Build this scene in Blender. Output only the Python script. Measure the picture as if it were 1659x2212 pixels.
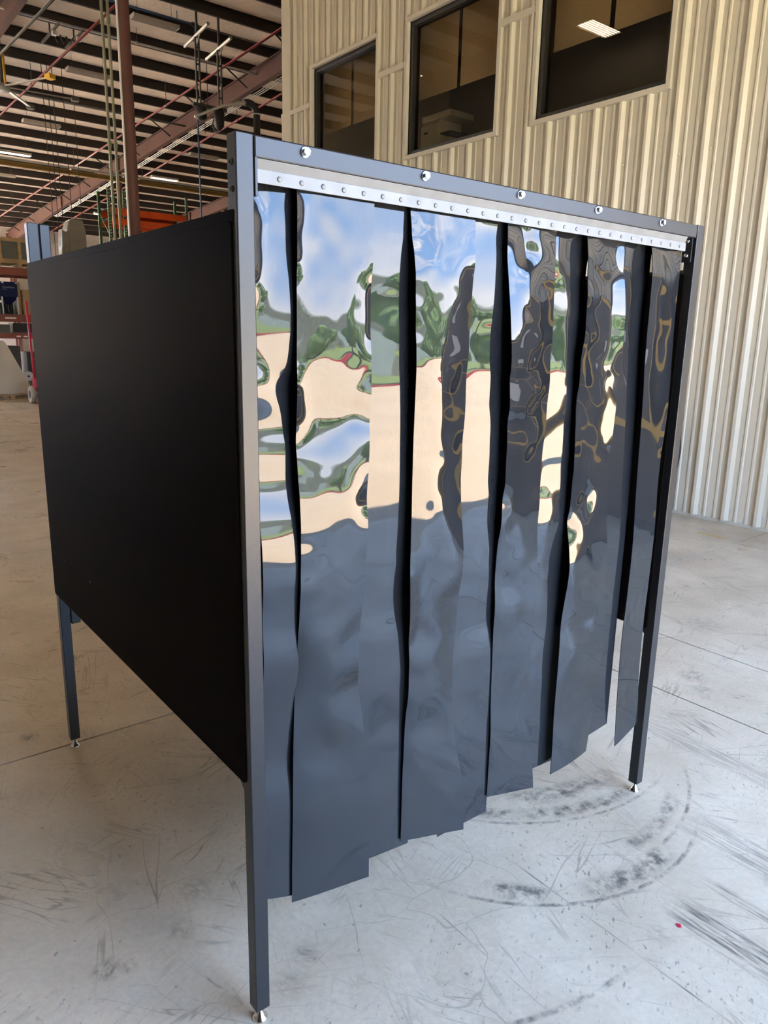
import bpy, bmesh, math, random
import numpy as np
from mathutils import Vector, Matrix, Euler

for o in list(bpy.data.objects):
    bpy.data.objects.remove(o, do_unlink=True)
scene = bpy.context.scene
COL = scene.collection
PI = math.pi

# ------------------------------------------------------------------ camera
cam_data = bpy.data.cameras.new('camera')
cam = bpy.data.objects.new('camera', cam_data)
COL.objects.link(cam)
yaw, pitch, roll = 0.66832, 0.23157, 0.02001
fw = Vector((math.sin(yaw)*math.cos(pitch), math.cos(yaw)*math.cos(pitch), -math.sin(pitch)))
rt = Vector((math.cos(yaw), -math.sin(yaw), 0))
up = rt.cross(fw)
rt2 = rt*math.cos(roll) + up*math.sin(roll)
up2 = -rt*math.sin(roll) + up*math.cos(roll)
M = Matrix((rt2, up2, -fw)).transposed().to_4x4()
M.translation = Vector((-0.6809, -1.3205, 1.6376))
cam.matrix_world = M
cam_data.sensor_fit = 'VERTICAL'
cam_data.sensor_height = 24.0
cam_data.lens = 24.0*1591.97/2212.0
cam_data.clip_start = 0.05
cam_data.clip_end = 400
scene.camera = cam

# ------------------------------------------------------------------ colour management
vs = scene.view_settings
vs.view_transform = 'Standard'
try: vs.look = 'None'
except Exception: pass
vs.exposure = 0.18
vs.gamma = 1.0
vs.use_curve_mapping = False

# ------------------------------------------------------------------ sky
world = bpy.data.worlds.new('sky'); scene.world = world
world.use_nodes = True
nt = world.node_tree; nt.nodes.clear()
wo = nt.nodes.new('ShaderNodeOutputWorld'); bg = nt.nodes.new('ShaderNodeBackground')
tc = nt.nodes.new('ShaderNodeTexCoord'); sep = nt.nodes.new('ShaderNodeSeparateXYZ')
nt.links.new(tc.outputs['Generated'], sep.inputs[0])
ramp = nt.nodes.new('ShaderNodeValToRGB')
nt.links.new(sep.outputs['Z'], ramp.inputs[0])
e = ramp.color_ramp.elements
e[0].position = 0.06; e[0].color = (0.86, 0.86, 0.90, 1)
e[1].position = 0.85; e[1].color = (0.18, 0.36, 0.74, 1)
m = ramp.color_ramp.elements.new(0.20); m.color = (0.31, 0.51, 0.88, 1)
cn = nt.nodes.new('ShaderNodeTexNoise'); cn.inputs['Scale'].default_value = 3.6
cn.inputs['Detail'].default_value = 7; cn.inputs['Roughness'].default_value = 0.55
cmap = nt.nodes.new('ShaderNodeMapping'); cmap.inputs['Scale'].default_value = (1, 1, 2.6)
nt.links.new(tc.outputs['Generated'], cmap.inputs[0]); nt.links.new(cmap.outputs[0], cn.inputs[0])
cr = nt.nodes.new('ShaderNodeValToRGB')
cr.color_ramp.elements[0].position = 0.54; cr.color_ramp.elements[1].position = 0.70
nt.links.new(cn.outputs['Fac'], cr.inputs[0])
mix = nt.nodes.new('ShaderNodeMixRGB'); mix.inputs[2].default_value = (0.95, 0.95, 1.0, 1)
nt.links.new(cr.outputs[0], mix.inputs[0]); nt.links.new(ramp.outputs[0], mix.inputs[1])
nt.links.new(mix.outputs[0], bg.inputs['Color'])
bg.inputs['Strength'].default_value = 17.0
nt.links.new(bg.outputs[0], wo.inputs[0])

# ------------------------------------------------------------------ sun (high, from the +X side: no direct sun inside)
sd = bpy.data.lights.new('sun', 'SUN'); sd.energy = 78.0; sd.color = (1.0, 0.93, 0.82); sd.angle = 0.0093
sun = bpy.data.objects.new('sun', sd); COL.objects.link(sun)
sun.rotation_euler = Vector((-0.40, -0.06, -1.0)).to_track_quat('-Z', 'Y').to_euler()

# daylight portals in the open doors (guide sampling only, they add no light)
def portal(name, loc, rot, sx, sy):
    l = bpy.data.lights.new(name, 'AREA'); l.shape = 'RECTANGLE'; l.size = sx; l.size_y = sy
    l.cycles.is_portal = True
    o = bpy.data.objects.new(name, l); COL.objects.link(o); o.location = loc; o.rotation_euler = rot
FRONT_Y = -3.45
DOOR_X0, DOOR_X1, DOOR_H = 0.05, 5.8, 4.4
portal('front_door_portal', ((DOOR_X0+DOOR_X1)/2, FRONT_Y+0.02, DOOR_H/2), (PI/2, 0, 0), DOOR_X1-DOOR_X0, DOOR_H)

# ------------------------------------------------------------------ node helpers
def mat_new(name):
    m = bpy.data.materials.new(name); m.use_nodes = True
    nt = m.node_tree; b = nt.nodes['Principled BSDF']
    return m, nt, b

def plain(name, col, rough=0.5, metal=0.0, bump=None, vary=0.0, vscale=3.0, spec=0.5, emit=None, estr=0.0):
    m, nt, b = mat_new(name)
    b.inputs['Base Color'].default_value = (*col, 1)
    b.inputs['Roughness'].default_value = rough
    b.inputs['Metallic'].default_value = metal
    b.inputs['Specular IOR Level'].default_value = spec
    if emit:
        b.inputs['Emission Color'].default_value = (*emit, 1); b.inputs['Emission Strength'].default_value = estr
    tc = nt.nodes.new('ShaderNodeTexCoord')
    if vary > 0:
        n = nt.nodes.new('ShaderNodeTexNoise'); n.inputs['Scale'].default_value = vscale; n.inputs['Detail'].default_value = 5
        nt.links.new(tc.outputs['Object'], n.inputs['Vector'])
        r = nt.nodes.new('ShaderNodeValToRGB')
        r.color_ramp.elements[0].position = 0.3; r.color_ramp.elements[1].position = 0.7
        r.color_ramp.elements[0].color = (*[c*(1-vary) for c in col], 1)
        r.color_ramp.elements[1].color = (*[min(1, c*(1+vary)) for c in col], 1)
        nt.links.new(n.outputs['Fac'], r.inputs[0]); nt.links.new(r.outputs[0], b.inputs['Base Color'])
    if bump:
        sc, st, dist = bump
        n = nt.nodes.new('ShaderNodeTexNoise'); n.inputs['Scale'].default_value = sc; n.inputs['Detail'].default_value = 2
        nt.links.new(tc.outputs['Object'], n.inputs['Vector'])
        bp = nt.nodes.new('ShaderNodeBump'); bp.inputs['Strength'].default_value = st; bp.inputs['Distance'].default_value = dist
        nt.links.new(n.outputs['Fac'], bp.inputs['Height']); nt.links.new(bp.outputs[0], b.inputs['Normal'])
    return m

MAT = {}
MAT['powder'] = plain('black_powder_coat', (0.016, 0.016, 0.0175), 0.32, bump=(420, 0.30, 0.0008), spec=0.42)
MAT['panel'] = plain('satin_black_sheet', (0.0085, 0.0068, 0.0055), 0.45, bump=(600, 0.10, 0.0003), spec=0.006)
MAT['galv'] = plain('galvanised_steel', (0.17, 0.175, 0.175), 0.5, 0.25, vary=0.10, vscale=22)
MAT['zinc'] = plain('bright_zinc', (0.80, 0.80, 0.80), 0.20, 1.0)
MAT['chrome'] = plain('nickel_foot', (0.82, 0.78, 0.72), 0.16, 1.0)
MAT['redoxide'] = plain('red_oxide_steel', (0.11, 0.043, 0.035), 0.55, vary=0.25, vscale=0.8)
MAT['rafterred'] = plain('shop_primed_rafter', (0.066, 0.027, 0.023), 0.55, vary=0.25, vscale=0.8)
MAT['purlin'] = plain('dark_purlin_steel', (0.016, 0.011, 0.010), 0.6, vary=0.2, vscale=0.5)
MAT['insul'] = plain('white_insulation_facing', (0.90, 0.76, 0.60), 0.5, vary=0.10, vscale=1.1, bump=(5.0, 0.5, 0.06))
MAT['cladding'] = plain('light_stone_cladding', (0.67, 0.60, 0.465), 0.42)
MAT['stonetrim'] = plain('stone_trim', (0.62, 0.56, 0.45), 0.45)
MAT['liner'] = plain('grey_liner_panel', (0.45, 0.42, 0.38), 0.6, vary=0.08)
MAT['darkliner'] = plain('dark_wall_liner', (0.06, 0.05, 0.045), 0.7, vary=0.2)
MAT['black'] = plain('black_metal', (0.012, 0.011, 0.010), 0.4)
MAT['rubber'] = plain('black_rubber', (0.015, 0.015, 0.016), 0.55)
MAT['orange'] = plain('orange_rack_beam', (0.75, 0.10, 0.015), 0.45, vary=0.12)
MAT['brownrack'] = plain('rust_red_rack_beam', (0.22, 0.045, 0.022), 0.5, vary=0.15)
MAT['green'] = plain('green_rack_upright', (0.03, 0.10, 0.035), 0.5, vary=0.2)
MAT['greygreen'] = plain('pale_green_conduit', (0.36, 0.38, 0.27), 0.4, 0.3)
MAT['yellow'] = plain('yellow_paint', (0.70, 0.40, 0.03), 0.45, vary=0.1)
MAT['craneyellow'] = plain('dull_yellow_crane_paint', (0.20, 0.125, 0.03), 0.5, vary=0.3, vscale=0.6)
MAT['blue'] = plain('navy_machine_paint', (0.008, 0.016, 0.075), 0.7, vary=0.1, spec=0.2)
MAT['bluepipe'] = plain('blue_air_pipe', (0.035, 0.10, 0.22), 0.4)
MAT['redpipe'] = plain('red_sprinkler_pipe', (0.13, 0.02, 0.02), 0.3)
MAT['redtruck'] = plain('red_tubular_steel', (0.55, 0.02, 0.05), 0.35)
MAT['steel'] = plain('grey_steel', (0.40, 0.39, 0.36), 0.4, 0.5, vary=0.1)
MAT['darksteel'] = plain('dark_grey_steel', (0.10, 0.10, 0.085), 0.5, 0.3, vary=0.15)
MAT['darkgoods'] = plain('dark_brown_casing', (0.03, 0.024, 0.02), 0.5, vary=0.3)
MAT['wood'] = plain('raw_timber', (0.40, 0.27, 0.14), 0.7, vary=0.25, vscale=6)
MAT['card'] = plain('brown_cardboard', (0.40, 0.27, 0.15), 0.75, vary=0.12)
MAT['whitepaint'] = plain('white_paint', (0.78, 0.76, 0.72), 0.45)
MAT['creamsheet'] = plain('cream_sheet', (0.62, 0.56, 0.46), 0.5, vary=0.05)
MAT['wrap'] = plain('grey_stretch_wrap', (0.22, 0.20, 0.175), 0.18, vary=0.12, vscale=3, bump=(9, 0.5, 0.02))
MAT['fixture'] = plain('grey_fixture_enamel', (0.42, 0.38, 0.33), 0.4, vary=0.06)
MAT['tube_on'] = plain('lit_tube', (0.9, 0.9, 0.9), 0.4, emit=(1.0, 0.82, 0.54), estr=52.0)
MAT['shade'] = plain('beige_roller_shade', (0.50, 0.42, 0.30), 0.8, vary=0.06, vscale=30)
MAT['plastic'] = plain('pale_grey_plastic', (0.55, 0.53, 0.47), 0.4)
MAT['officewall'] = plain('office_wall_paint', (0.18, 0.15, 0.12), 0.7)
MAT['seam'] = plain('joint_filler', (0.035, 0.032, 0.03), 0.9)
MAT['letter'] = plain('pale_lettering', (0.30, 0.34, 0.42), 0.5)
MAT['trunk'] = plain('bark', (0.12, 0.08, 0.05), 0.9, vary=0.3)
MAT['leaf'] = plain('green_foliage', (0.13, 0.22, 0.05), 0.7, vary=0.5, vscale=2.2)
MAT['leaf2'] = plain('yellow_green_foliage', (0.20, 0.29, 0.08), 0.7, vary=0.45, vscale=2.0)
MAT['apron'] = plain('pale_sunlit_concrete', (0.70, 0.53, 0.35), 0.85, vary=0.07, vscale=0.35)
MAT['tan'] = plain('tan_tilt_wall', (0.52, 0.44, 0.34), 0.8, vary=0.05, vscale=0.3)
MAT['curb'] = plain('red_curb_paint', (0.60, 0.05, 0.07), 0.6)
MAT['grass'] = plain('dry_grass', (0.20, 0.26, 0.07), 0.9, vary=0.3, vscale=0.7)
MAT['brownmachine'] = plain('dark_brown_enamel', (0.030, 0.022, 0.016), 0.45, vary=0.2)

# vinyl of the strips: glossy black with faint scuffs
def vinyl():
    m, nt, b = mat_new('black_glossy_vinyl')
    b.inputs['Base Color'].default_value = (0.012, 0.0135, 0.0165, 1)
    b.inputs['IOR'].default_value = 1.42
    b.inputs['Coat Weight'].default_value = 1.0; b.inputs['Coat IOR'].default_value = 1.47
    b.inputs['Roughness'].default_value = 0.30; b.inputs['Specular IOR Level'].default_value = 0.02
    tc = nt.nodes.new('ShaderNodeTexCoord')
    mp = nt.nodes.new('ShaderNodeMapping'); mp.inputs['Scale'].default_value = (26, 26, 3.0)
    nt.links.new(tc.outputs['Object'], mp.inputs[0])
    n = nt.nodes.new('ShaderNodeTexNoise'); n.inputs['Scale'].default_value = 1.0; n.inputs['Detail'].default_value = 6
    nt.links.new(mp.outputs[0], n.inputs['Vector'])
    mr = nt.nodes.new('ShaderNodeMapRange'); mr.inputs['From Min'].default_value = 0.35; mr.inputs['From Max'].default_value = 0.75
    mr.inputs['To Min'].default_value = 0.012; mr.inputs['To Max'].default_value = 0.05
    nt.links.new(n.outputs['Fac'], mr.inputs['Value']); nt.links.new(mr.outputs[0], b.inputs['Coat Roughness'])
    # haze / dust film, streaky
    n2 = nt.nodes.new('ShaderNodeTexNoise'); n2.inputs['Scale'].default_value = 2.0; n2.inputs['Detail'].default_value = 8; n2.inputs['Roughness'].default_value = 0.6
    mp2 = nt.nodes.new('ShaderNodeMapping'); mp2.inputs['Scale'].default_value = (9, 9, 1.6)
    nt.links.new(tc.outputs['Object'], mp2.inputs[0]); nt.links.new(mp2.outputs[0], n2.inputs['Vector'])
    r = nt.nodes.new('ShaderNodeValToRGB')
    r.color_ramp.elements[0].position = 0.3; r.color_ramp.elements[1].position = 0.75
    r.color_ramp.elements[0].color = (0.008, 0.009, 0.011, 1); r.color_ramp.elements[1].color = (0.015, 0.017, 0.0205, 1)
    nt.links.new(n2.outputs['Fac'], r.inputs[0])
    # floor's hazy reflection painted as a lighter tone on the lower half, ragged edge
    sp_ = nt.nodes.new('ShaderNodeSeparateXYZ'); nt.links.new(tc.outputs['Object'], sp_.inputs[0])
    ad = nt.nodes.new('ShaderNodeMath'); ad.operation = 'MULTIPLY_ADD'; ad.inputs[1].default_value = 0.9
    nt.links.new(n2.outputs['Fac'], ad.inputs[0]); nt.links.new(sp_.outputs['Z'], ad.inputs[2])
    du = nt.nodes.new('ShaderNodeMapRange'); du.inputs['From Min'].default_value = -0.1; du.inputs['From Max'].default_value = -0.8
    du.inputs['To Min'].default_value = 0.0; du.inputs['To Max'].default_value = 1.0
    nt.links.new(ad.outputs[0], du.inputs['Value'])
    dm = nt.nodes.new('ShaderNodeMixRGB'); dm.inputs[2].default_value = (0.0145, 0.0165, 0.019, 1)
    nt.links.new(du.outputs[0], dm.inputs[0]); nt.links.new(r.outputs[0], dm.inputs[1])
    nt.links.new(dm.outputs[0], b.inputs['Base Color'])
    return m
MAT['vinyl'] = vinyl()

def glass():
    m = bpy.data.materials.new('tinted_window_glass'); m.use_nodes = True
    nt = m.node_tree; nt.nodes.clear()
    out = nt.nodes.new('ShaderNodeOutputMaterial'); mx = nt.nodes.new('ShaderNodeMixShader')
    tr = nt.nodes.new('ShaderNodeBsdfTransparent'); tr.inputs[0].default_value = (0.82, 0.77, 0.68, 1)
    gl = nt.nodes.new('ShaderNodeBsdfGlossy'); gl.inputs['Roughness'].default_value = 0.0
    fr = nt.nodes.new('ShaderNodeFresnel'); fr.inputs['IOR'].default_value = 1.5
    # the pane is not refracting: only its outer face reflects, the exit face would give a false total reflection
    ge = nt.nodes.new('ShaderNodeNewGeometry'); inv = nt.nodes.new('ShaderNodeMath'); inv.operation = 'SUBTRACT'; inv.inputs[0].default_value = 1.0
    mm = nt.nodes.new('ShaderNodeMath'); mm.operation = 'MULTIPLY'
    nt.links.new(ge.outputs['Backfacing'], inv.inputs[1]); nt.links.new(fr.outputs[0], mm.inputs[0]); nt.links.new(inv.outputs[0], mm.inputs[1])
    nt.links.new(mm.outputs[0], mx.inputs[0]); nt.links.new(tr.outputs[0], mx.inputs[1]); nt.links.new(gl.outputs[0], mx.inputs[2])
    nt.links.new(mx.outputs[0], out.inputs[0])
    return m
MAT['glass'] = glass()

# worn, sealed concrete with scratches, scuffs and tyre arcs
def concrete():
    m, nt, b = mat_new('worn_sealed_concrete')
    N, L = nt.nodes, nt.links
    tc = N.new('ShaderNodeTexCoord'); P = tc.outputs['Object']
    def math_(op, a, bb=None, cc=None, clamp=False):
        n = N.new('ShaderNodeMath'); n.operation = op; n.use_clamp = clamp
        for i, v in enumerate((a, bb, cc)):
            if v is None: continue
            if isinstance(v, (int, float)): n.inputs[i].default_value = v
            else: L.new(v, n.inputs[i])
        return n.outputs[0]
    def noise(scale, detail=4, rough=0.5, sx=1, sy=1, rot=0.0, off=(0, 0, 0)):
        mp = N.new('ShaderNodeMapping'); mp.vector_type = 'TEXTURE'
        mp.inputs['Rotation'].default_value = (0, 0, rot); mp.inputs['Scale'].default_value = (1/sx, 1/sy, 1)
        mp.inputs['Location'].default_value = off
        L.new(P, mp.inputs[0])
        n = N.new('ShaderNodeTexNoise'); n.inputs['Scale'].default_value = scale
        n.inputs['Detail'].default_value = detail; n.inputs['Roughness'].default_value = rough
        L.new(mp.outputs[0], n.inputs['Vector'])
        return n.outputs['Fac']
    def rng(v, a, bb, lo=0.0, hi=1.0):
        n = N.new('ShaderNodeMapRange'); n.inputs['From Min'].default_value = a; n.inputs['From Max'].default_value = bb
        n.inputs['To Min'].default_value = lo; n.inputs['To Max'].default_value = hi
        L.new(v, n.inputs['Value']); return n.outputs[0]
    def dist(cx, cy):
        n = N.new('ShaderNodeVectorMath'); n.operation = 'DISTANCE'; n.inputs[1].default_value = (cx, cy, 0)
        L.new(flat, n.inputs[0]); return n.outputs['Value']
    sp = N.new('ShaderNodeSeparateXYZ'); L.new(P, sp.inputs[0])
    cb = N.new('ShaderNodeCombineXYZ'); L.new(sp.outputs['X'], cb.inputs[0]); L.new(sp.outputs['Y'], cb.inputs[1])
    flat = cb.outputs[0]
    marks = []                                   # each 0..1, darkening
    # fine scratch families: stretched noise, thin level sets
    for k, (rot, w, s_, amt) in enumerate([(0.35, 0.010, 5.0, 0.62), (1.25, 0.009, 4.0, 0.6), (2.2, 0.009, 6.0, 0.55), (-0.55, 0.008, 3.0, 0.6), (1.75, 0.008, 9.0, 0.5)]):
        n = noise(s_, 3, 0.5, sx=0.16, sy=1.6, rot=rot, off=(k*3.7, k*1.3, 0))
        line = rng(math_('ABSOLUTE', math_('SUBTRACT', n, 0.5)), 0.0, w, 1, 0)
        gate = rng(noise(3.0, 3, 0.5, off=(k*5.1, 2, 0)), 0.50, 0.66)
        marks.append(math_('MULTIPLY', math_('MULTIPLY', line, gate), amt))
    # short dashes / pits
    n = noise(70, 3, 0.6, sx=0.5, sy=1.0, rot=0.6)
    marks.append(math_('MULTIPLY', math_('MULTIPLY', rng(n, 0.60, 0.70), rng(noise(1.4, 3), 0.45, 0.62)), 0.75))
    n = noise(38, 2, 0.5)
    marks.append(math_('MULTIPLY', rng(n, 0.70, 0.75), 0.6))
    # hairline map cracking, only in patches
    v = N.new('ShaderNodeTexVoronoi'); v.feature = 'DISTANCE_TO_EDGE'; v.inputs['Scale'].default_value = 2.3
    wn = N.new('ShaderNodeVectorMath'); wn.operation = 'MULTIPLY_ADD'
    nn = N.new('ShaderNodeTexNoise'); nn.inputs['Scale'].default_value = 3.0; L.new(P, nn.inputs['Vector'])
    wn.inputs[1].default_value = (0.35, 0.35, 0.0); L.new(nn.outputs['Color'], wn.inputs[0]); L.new(flat, wn.inputs[2])
    L.new(wn.outputs[0], v.inputs['Vector'])
    marks.append(math_('MULTIPLY', math_('MULTIPLY', rng(v.outputs['Distance'], 0.0, 0.006, 1, 0), rng(noise(0.9, 2, off=(9, 4, 0)), 0.5, 0.62)), 0.45))
    # tyre arcs in front of the booth
    grain = rng(noise(22, 6, 0.7, sx=1.0, sy=1.0), 0.40, 0.66)
    def arc(cx, cy, r, w, amt, blobs):
        ring = rng(math_('ABSOLUTE', math_('SUBTRACT', dist(cx, cy), r)), w*0.35, w, 1, 0)
        g = None
        for (bx, by, br) in blobs:
            d = rng(dist(bx, by), br*0.45, br, 1, 0)
            g = d if g is None else math_('MAXIMUM', g, d)
        ring = math_('MULTIPLY', ring, g)
        marks.append(math_('MULTIPLY', math_('MULTIPLY', ring, grain), amt))
    arc(1.30, 0.41, 0.712, 0.010, 1.1, [(0.95, -0.2, 0.5), (1.3, -0.3, 0.4)])
    arc(1.30, 0.41, 0.660, 0.050, 1.2, [(1.16, -0.24, 0.17), (1.28, -0.25, 0.15), (0.86, -0.08, 0.12)])
    arc(1.58, 0.78, 0.795, 0.010, 1.0, [(1.2, 0.08, 0.4), (1.5, 0, 0.3)])
    arc(1.58, 0.78, 0.745, 0.040, 1.15, [(1.30, 0.09, 0.22), (1.48, 0.04, 0.14), (1.08, 0.25, 0.10)])
    arc(1.58, 0.78, 0.640, 0.060, 1.1, [(1.45, 0.16, 0.20), (1.28, 0.22, 0.14)])
    arc(1.38, 0.54, 0.757, 0.010, 0.9, [(1.55, -0.19, 0.35), (1.75, -0.1, 0.2)])
    arc(1.38, 0.54, 0.700, 0.035, 1.0, [(1.42, -0.15, 0.18), (1.60, -0.1, 0.12)])
    arc(0.90, 0.60, 1.05, 0.012, 0.9, [(0.62, -0.42, 0.35), (0.25, -0.22, 0.25)])
    # straight tyre tracks running along Y
    def track(x0, w, y0, y1, amt):
        s1 = rng(math_('ABSOLUTE', math_('SUBTRACT', sp.outputs['X'], x0)), w*0.5, w, 1, 0)
        s2 = rng(math_('ABSOLUTE', math_('SUBTRACT', sp.outputs['Y'], (y0+y1)/2)), abs(y1-y0)*0.35, abs(y1-y0)*0.5, 1, 0)
        g = rng(noise(26, 5, 0.65, sx=3.2, sy=0.22, off=(x0, 0, 0)), 0.42, 0.62)
        marks.append(math_('MULTIPLY', math_('MULTIPLY', math_('MULTIPLY', s1, s2), g), amt))
    track(1.19, 0.075, -0.36, -1.0, 0.95)
    track(1.60, 0.10, -0.15, -0.9, 0.6)
    track(1.36, 0.03, -0.36, -1.0, 0.7)
    track(2.08, 0.08, 0.35, -0.6, 0.55)
    track(0.94, 0.004, 0.08, -0.9, 0.9)
    track(0.60, 0.003, 0.6, -0.6, 0.6)
    # smudges
    for (cx, cy, r, a) in [(-0.116, 1.74, 0.05, 1.0), (-0.237, 0.385, 0.05, 1.0), (-0.19, 0.36, 0.03, 0.9), (0.07, 0.52, 0.06, 0.7), (-0.028, 0.39, 0.05, 0.6),
                           (2.71, 0.41, 0.09, 0.9), (2.60, 0.30, 0.06, 0.8), (0.21, 0.115, 0.05, 0.8), (0.13, 0.06, 0.07, 0.55), (2.95, 0.9, 0.12, 0.5), (3.4, 0.75, 0.18, 0.6), (0.05, 1.62, 0.12, 0.5), (0.2, 1.55, 0.1, 0.4), (1.05, -0.43, 0.05, 0.5)]:
        marks.append(math_('MULTIPLY', math_('MULTIPLY', rng(dist(cx, cy), r*0.3, r, 1, 0), rng(noise(34, 5, 0.7, sx=1.6, sy=0.6, rot=cx*3), 0.40, 0.62)), a*0.8))
    tot = marks[0]
    for k in marks[1:]: tot = math_('MAXIMUM', tot, k)
    tot = math_('MINIMUM', tot, 1.0)
    # base tone
    r1 = N.new('ShaderNodeValToRGB')
    r1.color_ramp.elements[0].position = 0.30; r1.color_ramp.elements[1].position = 0.72
    r1.color_ramp.elements[0].color = (0.53, 0.42, 0.295, 1); r1.color_ramp.elements[1].color = (0.79, 0.655, 0.485, 1)
    L.new(noise(1.7, 9, 0.62), r1.inputs[0])
    r2 = N.new('ShaderNodeValToRGB')
    r2.color_ramp.elements[0].position = 0.25; r2.color_ramp.elements[1].position = 0.8
    r2.color_ramp.elements[0].color = (0.86, 0.86, 0.86, 1); r2.color_ramp.elements[1].color = (1.08, 1.08, 1.08, 1)
    L.new(noise(55, 6, 0.7), r2.inputs[0])
    mu = N.new('ShaderNodeMixRGB'); mu.blend_type = 'MULTIPLY'; mu.inputs[0].default_value = 1.0
    L.new(r1.outputs[0], mu.inputs[1]); L.new(r2.outputs[0], mu.inputs[2])
    # tan stains
    st = N.new('ShaderNodeMixRGB'); st.inputs[2].default_value = (0.43, 0.355, 0.24, 1)
    L.new(rng(noise(1.1, 5, 0.6, off=(4, 7, 0)), 0.52, 0.75, 0, 0.45), st.inputs[0]); L.new(mu.outputs[0], st.inputs[1])
    dk = N.new('ShaderNodeMixRGB'); dk.inputs[2].default_value = (0.055, 0.050, 0.050, 1)
    L.new(math_('MULTIPLY', tot, 0.85), dk.inputs[0]); L.new(st.outputs[0], dk.inputs[1])
    L.new(dk.outputs[0], b.inputs['Base Color'])
    L.new(math_('ADD', rng(noise(2.2, 6, 0.6, off=(2, 2, 0)), 0.3, 0.7, 0.24, 0.42), math_('MULTIPLY', tot, 0.2)), b.inputs['Roughness'])
    bp = N.new('ShaderNodeBump'); bp.inputs['Strength'].default_value = 0.12; bp.inputs['Distance'].default_value = 0.002
    L.new(noise(30, 6, 0.6), bp.inputs['Height']); L.new(bp.outputs[0], b.inputs['Normal'])
    return m
MAT['concrete'] = concrete()

# ------------------------------------------------------------------ mesh helpers
class MB:
    def __init__(self): self.v = []; self.f = []
    def add(self, vs, fs):
        k = len(self.v); self.v += [tuple(p) for p in vs]; self.f += [tuple(i+k for i in f) for f in fs]; return self
    def box(self, x0, x1, y0, y1, z0, z1):
        return self.add([(x0,y0,z0),(x1,y0,z0),(x1,y1,z0),(x0,y1,z0),(x0,y0,z1),(x1,y0,z1),(x1,y1,z1),(x0,y1,z1)],
                        [(3,2,1,0),(4,5,6,7),(0,1,5,4),(1,2,6,5),(2,3,7,6),(3,0,4,7)])
    def prism(self, poly, axis, a, b):
        """poly: 2D outline; extruded along axis from a to b. axis 'x': (y,z) 'y': (x,z) 'z': (x,y)"""
        n = len(poly)
        def P(p, t):
            return {'x': (t, p[0], p[1]), 'y': (p[0], t, p[1]), 'z': (p[0], p[1], t)}[axis]
        vs = [P(p, a) for p in poly] + [P(p, b) for p in poly]
        fs = [tuple(range(n))[::-1], tuple(range(n, 2*n))] + [(i, (i+1) % n, n+(i+1) % n, n+i) for i in range(n)]
        return self.add(vs, fs)
    def tube(self, pts, r, n=8, closed_ends=True):
        pts = [Vector(p) for p in pts]; rings = []
        prev = None
        for i, p in enumerate(pts):
            if i == 0: t = pts[1]-pts[0]
            elif i == len(pts)-1: t = pts[-1]-pts[-2]
            else: t = (pts[i+1]-pts[i]).normalized() + (pts[i]-pts[i-1]).normalized()
            t.normalize()
            if prev is None:
                a = Vector((0,0,1)) if abs(t.z) < 0.9 else Vector((1,0,0))
                u = t.cross(a).normalized()
            else:
                u = (prev - t*prev.dot(t)).normalized()
            prev = u; w = t.cross(u)
            rr = r[i] if isinstance(r, (list, tuple)) else r
            rings.append([p + (u*math.cos(2*PI*k/n) + w*math.sin(2*PI*k/n))*rr for k in range(n)])
        vs = [q for ring in rings for q in ring]; fs = []
        for i in range(len(rings)-1):
            for k in range(n):
                fs.append((i*n+k, i*n+(k+1) % n, (i+1)*n+(k+1) % n, (i+1)*n+k))
        if closed_ends:
            fs.append(tuple(range(n))[::-1]); fs.append(tuple((len(rings)-1)*n+k for k in range(n)))
        return self.add(vs, fs)
    def lathe(self, prof, centre, axis=(0,0,1), n=16):
        """prof: list of (radius, height along axis)"""
        ax = Vector(axis).normalized(); c = Vector(centre)
        a = Vector((0,0,1)) if abs(ax.z) < 0.9 else Vector((1,0,0))
        u = ax.cross(a).normalized(); w = ax.cross(u)
        vs = []; fs = []
        for (r, h) in prof:
            vs += [c + ax*h + (u*math.cos(2*PI*k/n)+w*math.sin(2*PI*k/n))*max(r, 1e-5) for k in range(n)]
        for i in range(len(prof)-1):
            for k in range(n): fs.append((i*n+k, i*n+(k+1) % n, (i+1)*n+(k+1) % n, (i+1)*n+k))
        fs.append(tuple(range(n))[::-1]); fs.append(tuple((len(prof)-1)*n+k for k in range(n)))
        return self.add(vs, fs)
    def mesh(self, name):
        me = bpy.data.meshes.new(name); me.from_pydata(self.v, [], self.f)
        bm = bmesh.new(); bm.from_mesh(me); bmesh.ops.recalc_face_normals(bm, faces=bm.faces); bm.to_mesh(me); bm.free()
        return me
    def build(self, name, mat, parent=None, bevel=0.0, smooth=False, segs=2):
        me = self.mesh(name); me.materials.append(MAT[mat])
        if smooth: me.shade_smooth()
        o = bpy.data.objects.new(name, me); COL.objects.link(o)
        if parent is not None:
            o.parent = parent; o.matrix_parent_inverse = Matrix.Identity(4)
        if bevel > 0:
            md = o.modifiers.new('bevel', 'BEVEL'); md.width = bevel; md.segments = segs; md.limit_method = 'ANGLE'; md.angle_limit = 0.6
            md.harden_normals = False
        return o

def tag(o, label=None, cat=None, group=None, kind=None):
    if label: o['label'] = label
    if cat: o['category'] = cat
    if group: o['group'] = group
    if kind: o['kind'] = kind
    return o

def thing(name, label, cat, loc=(0,0,0), rz=0.0, group=None):
    o = bpy.data.objects.new(name, None); COL.objects.link(o); o.empty_display_size = 0.1
    o.location = loc; o.rotation_euler = (0, 0, rz)
    return tag(o, label, cat, group)

def link_copy(o, parent, loc=None, rot=None):
    c = o.copy(); COL.objects.link(c); c.parent = parent; c.matrix_parent_inverse = Matrix.Identity(4)
    if loc is not None: c.location = loc
    if rot is not None: c.rotation_euler = rot
    return c

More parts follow.
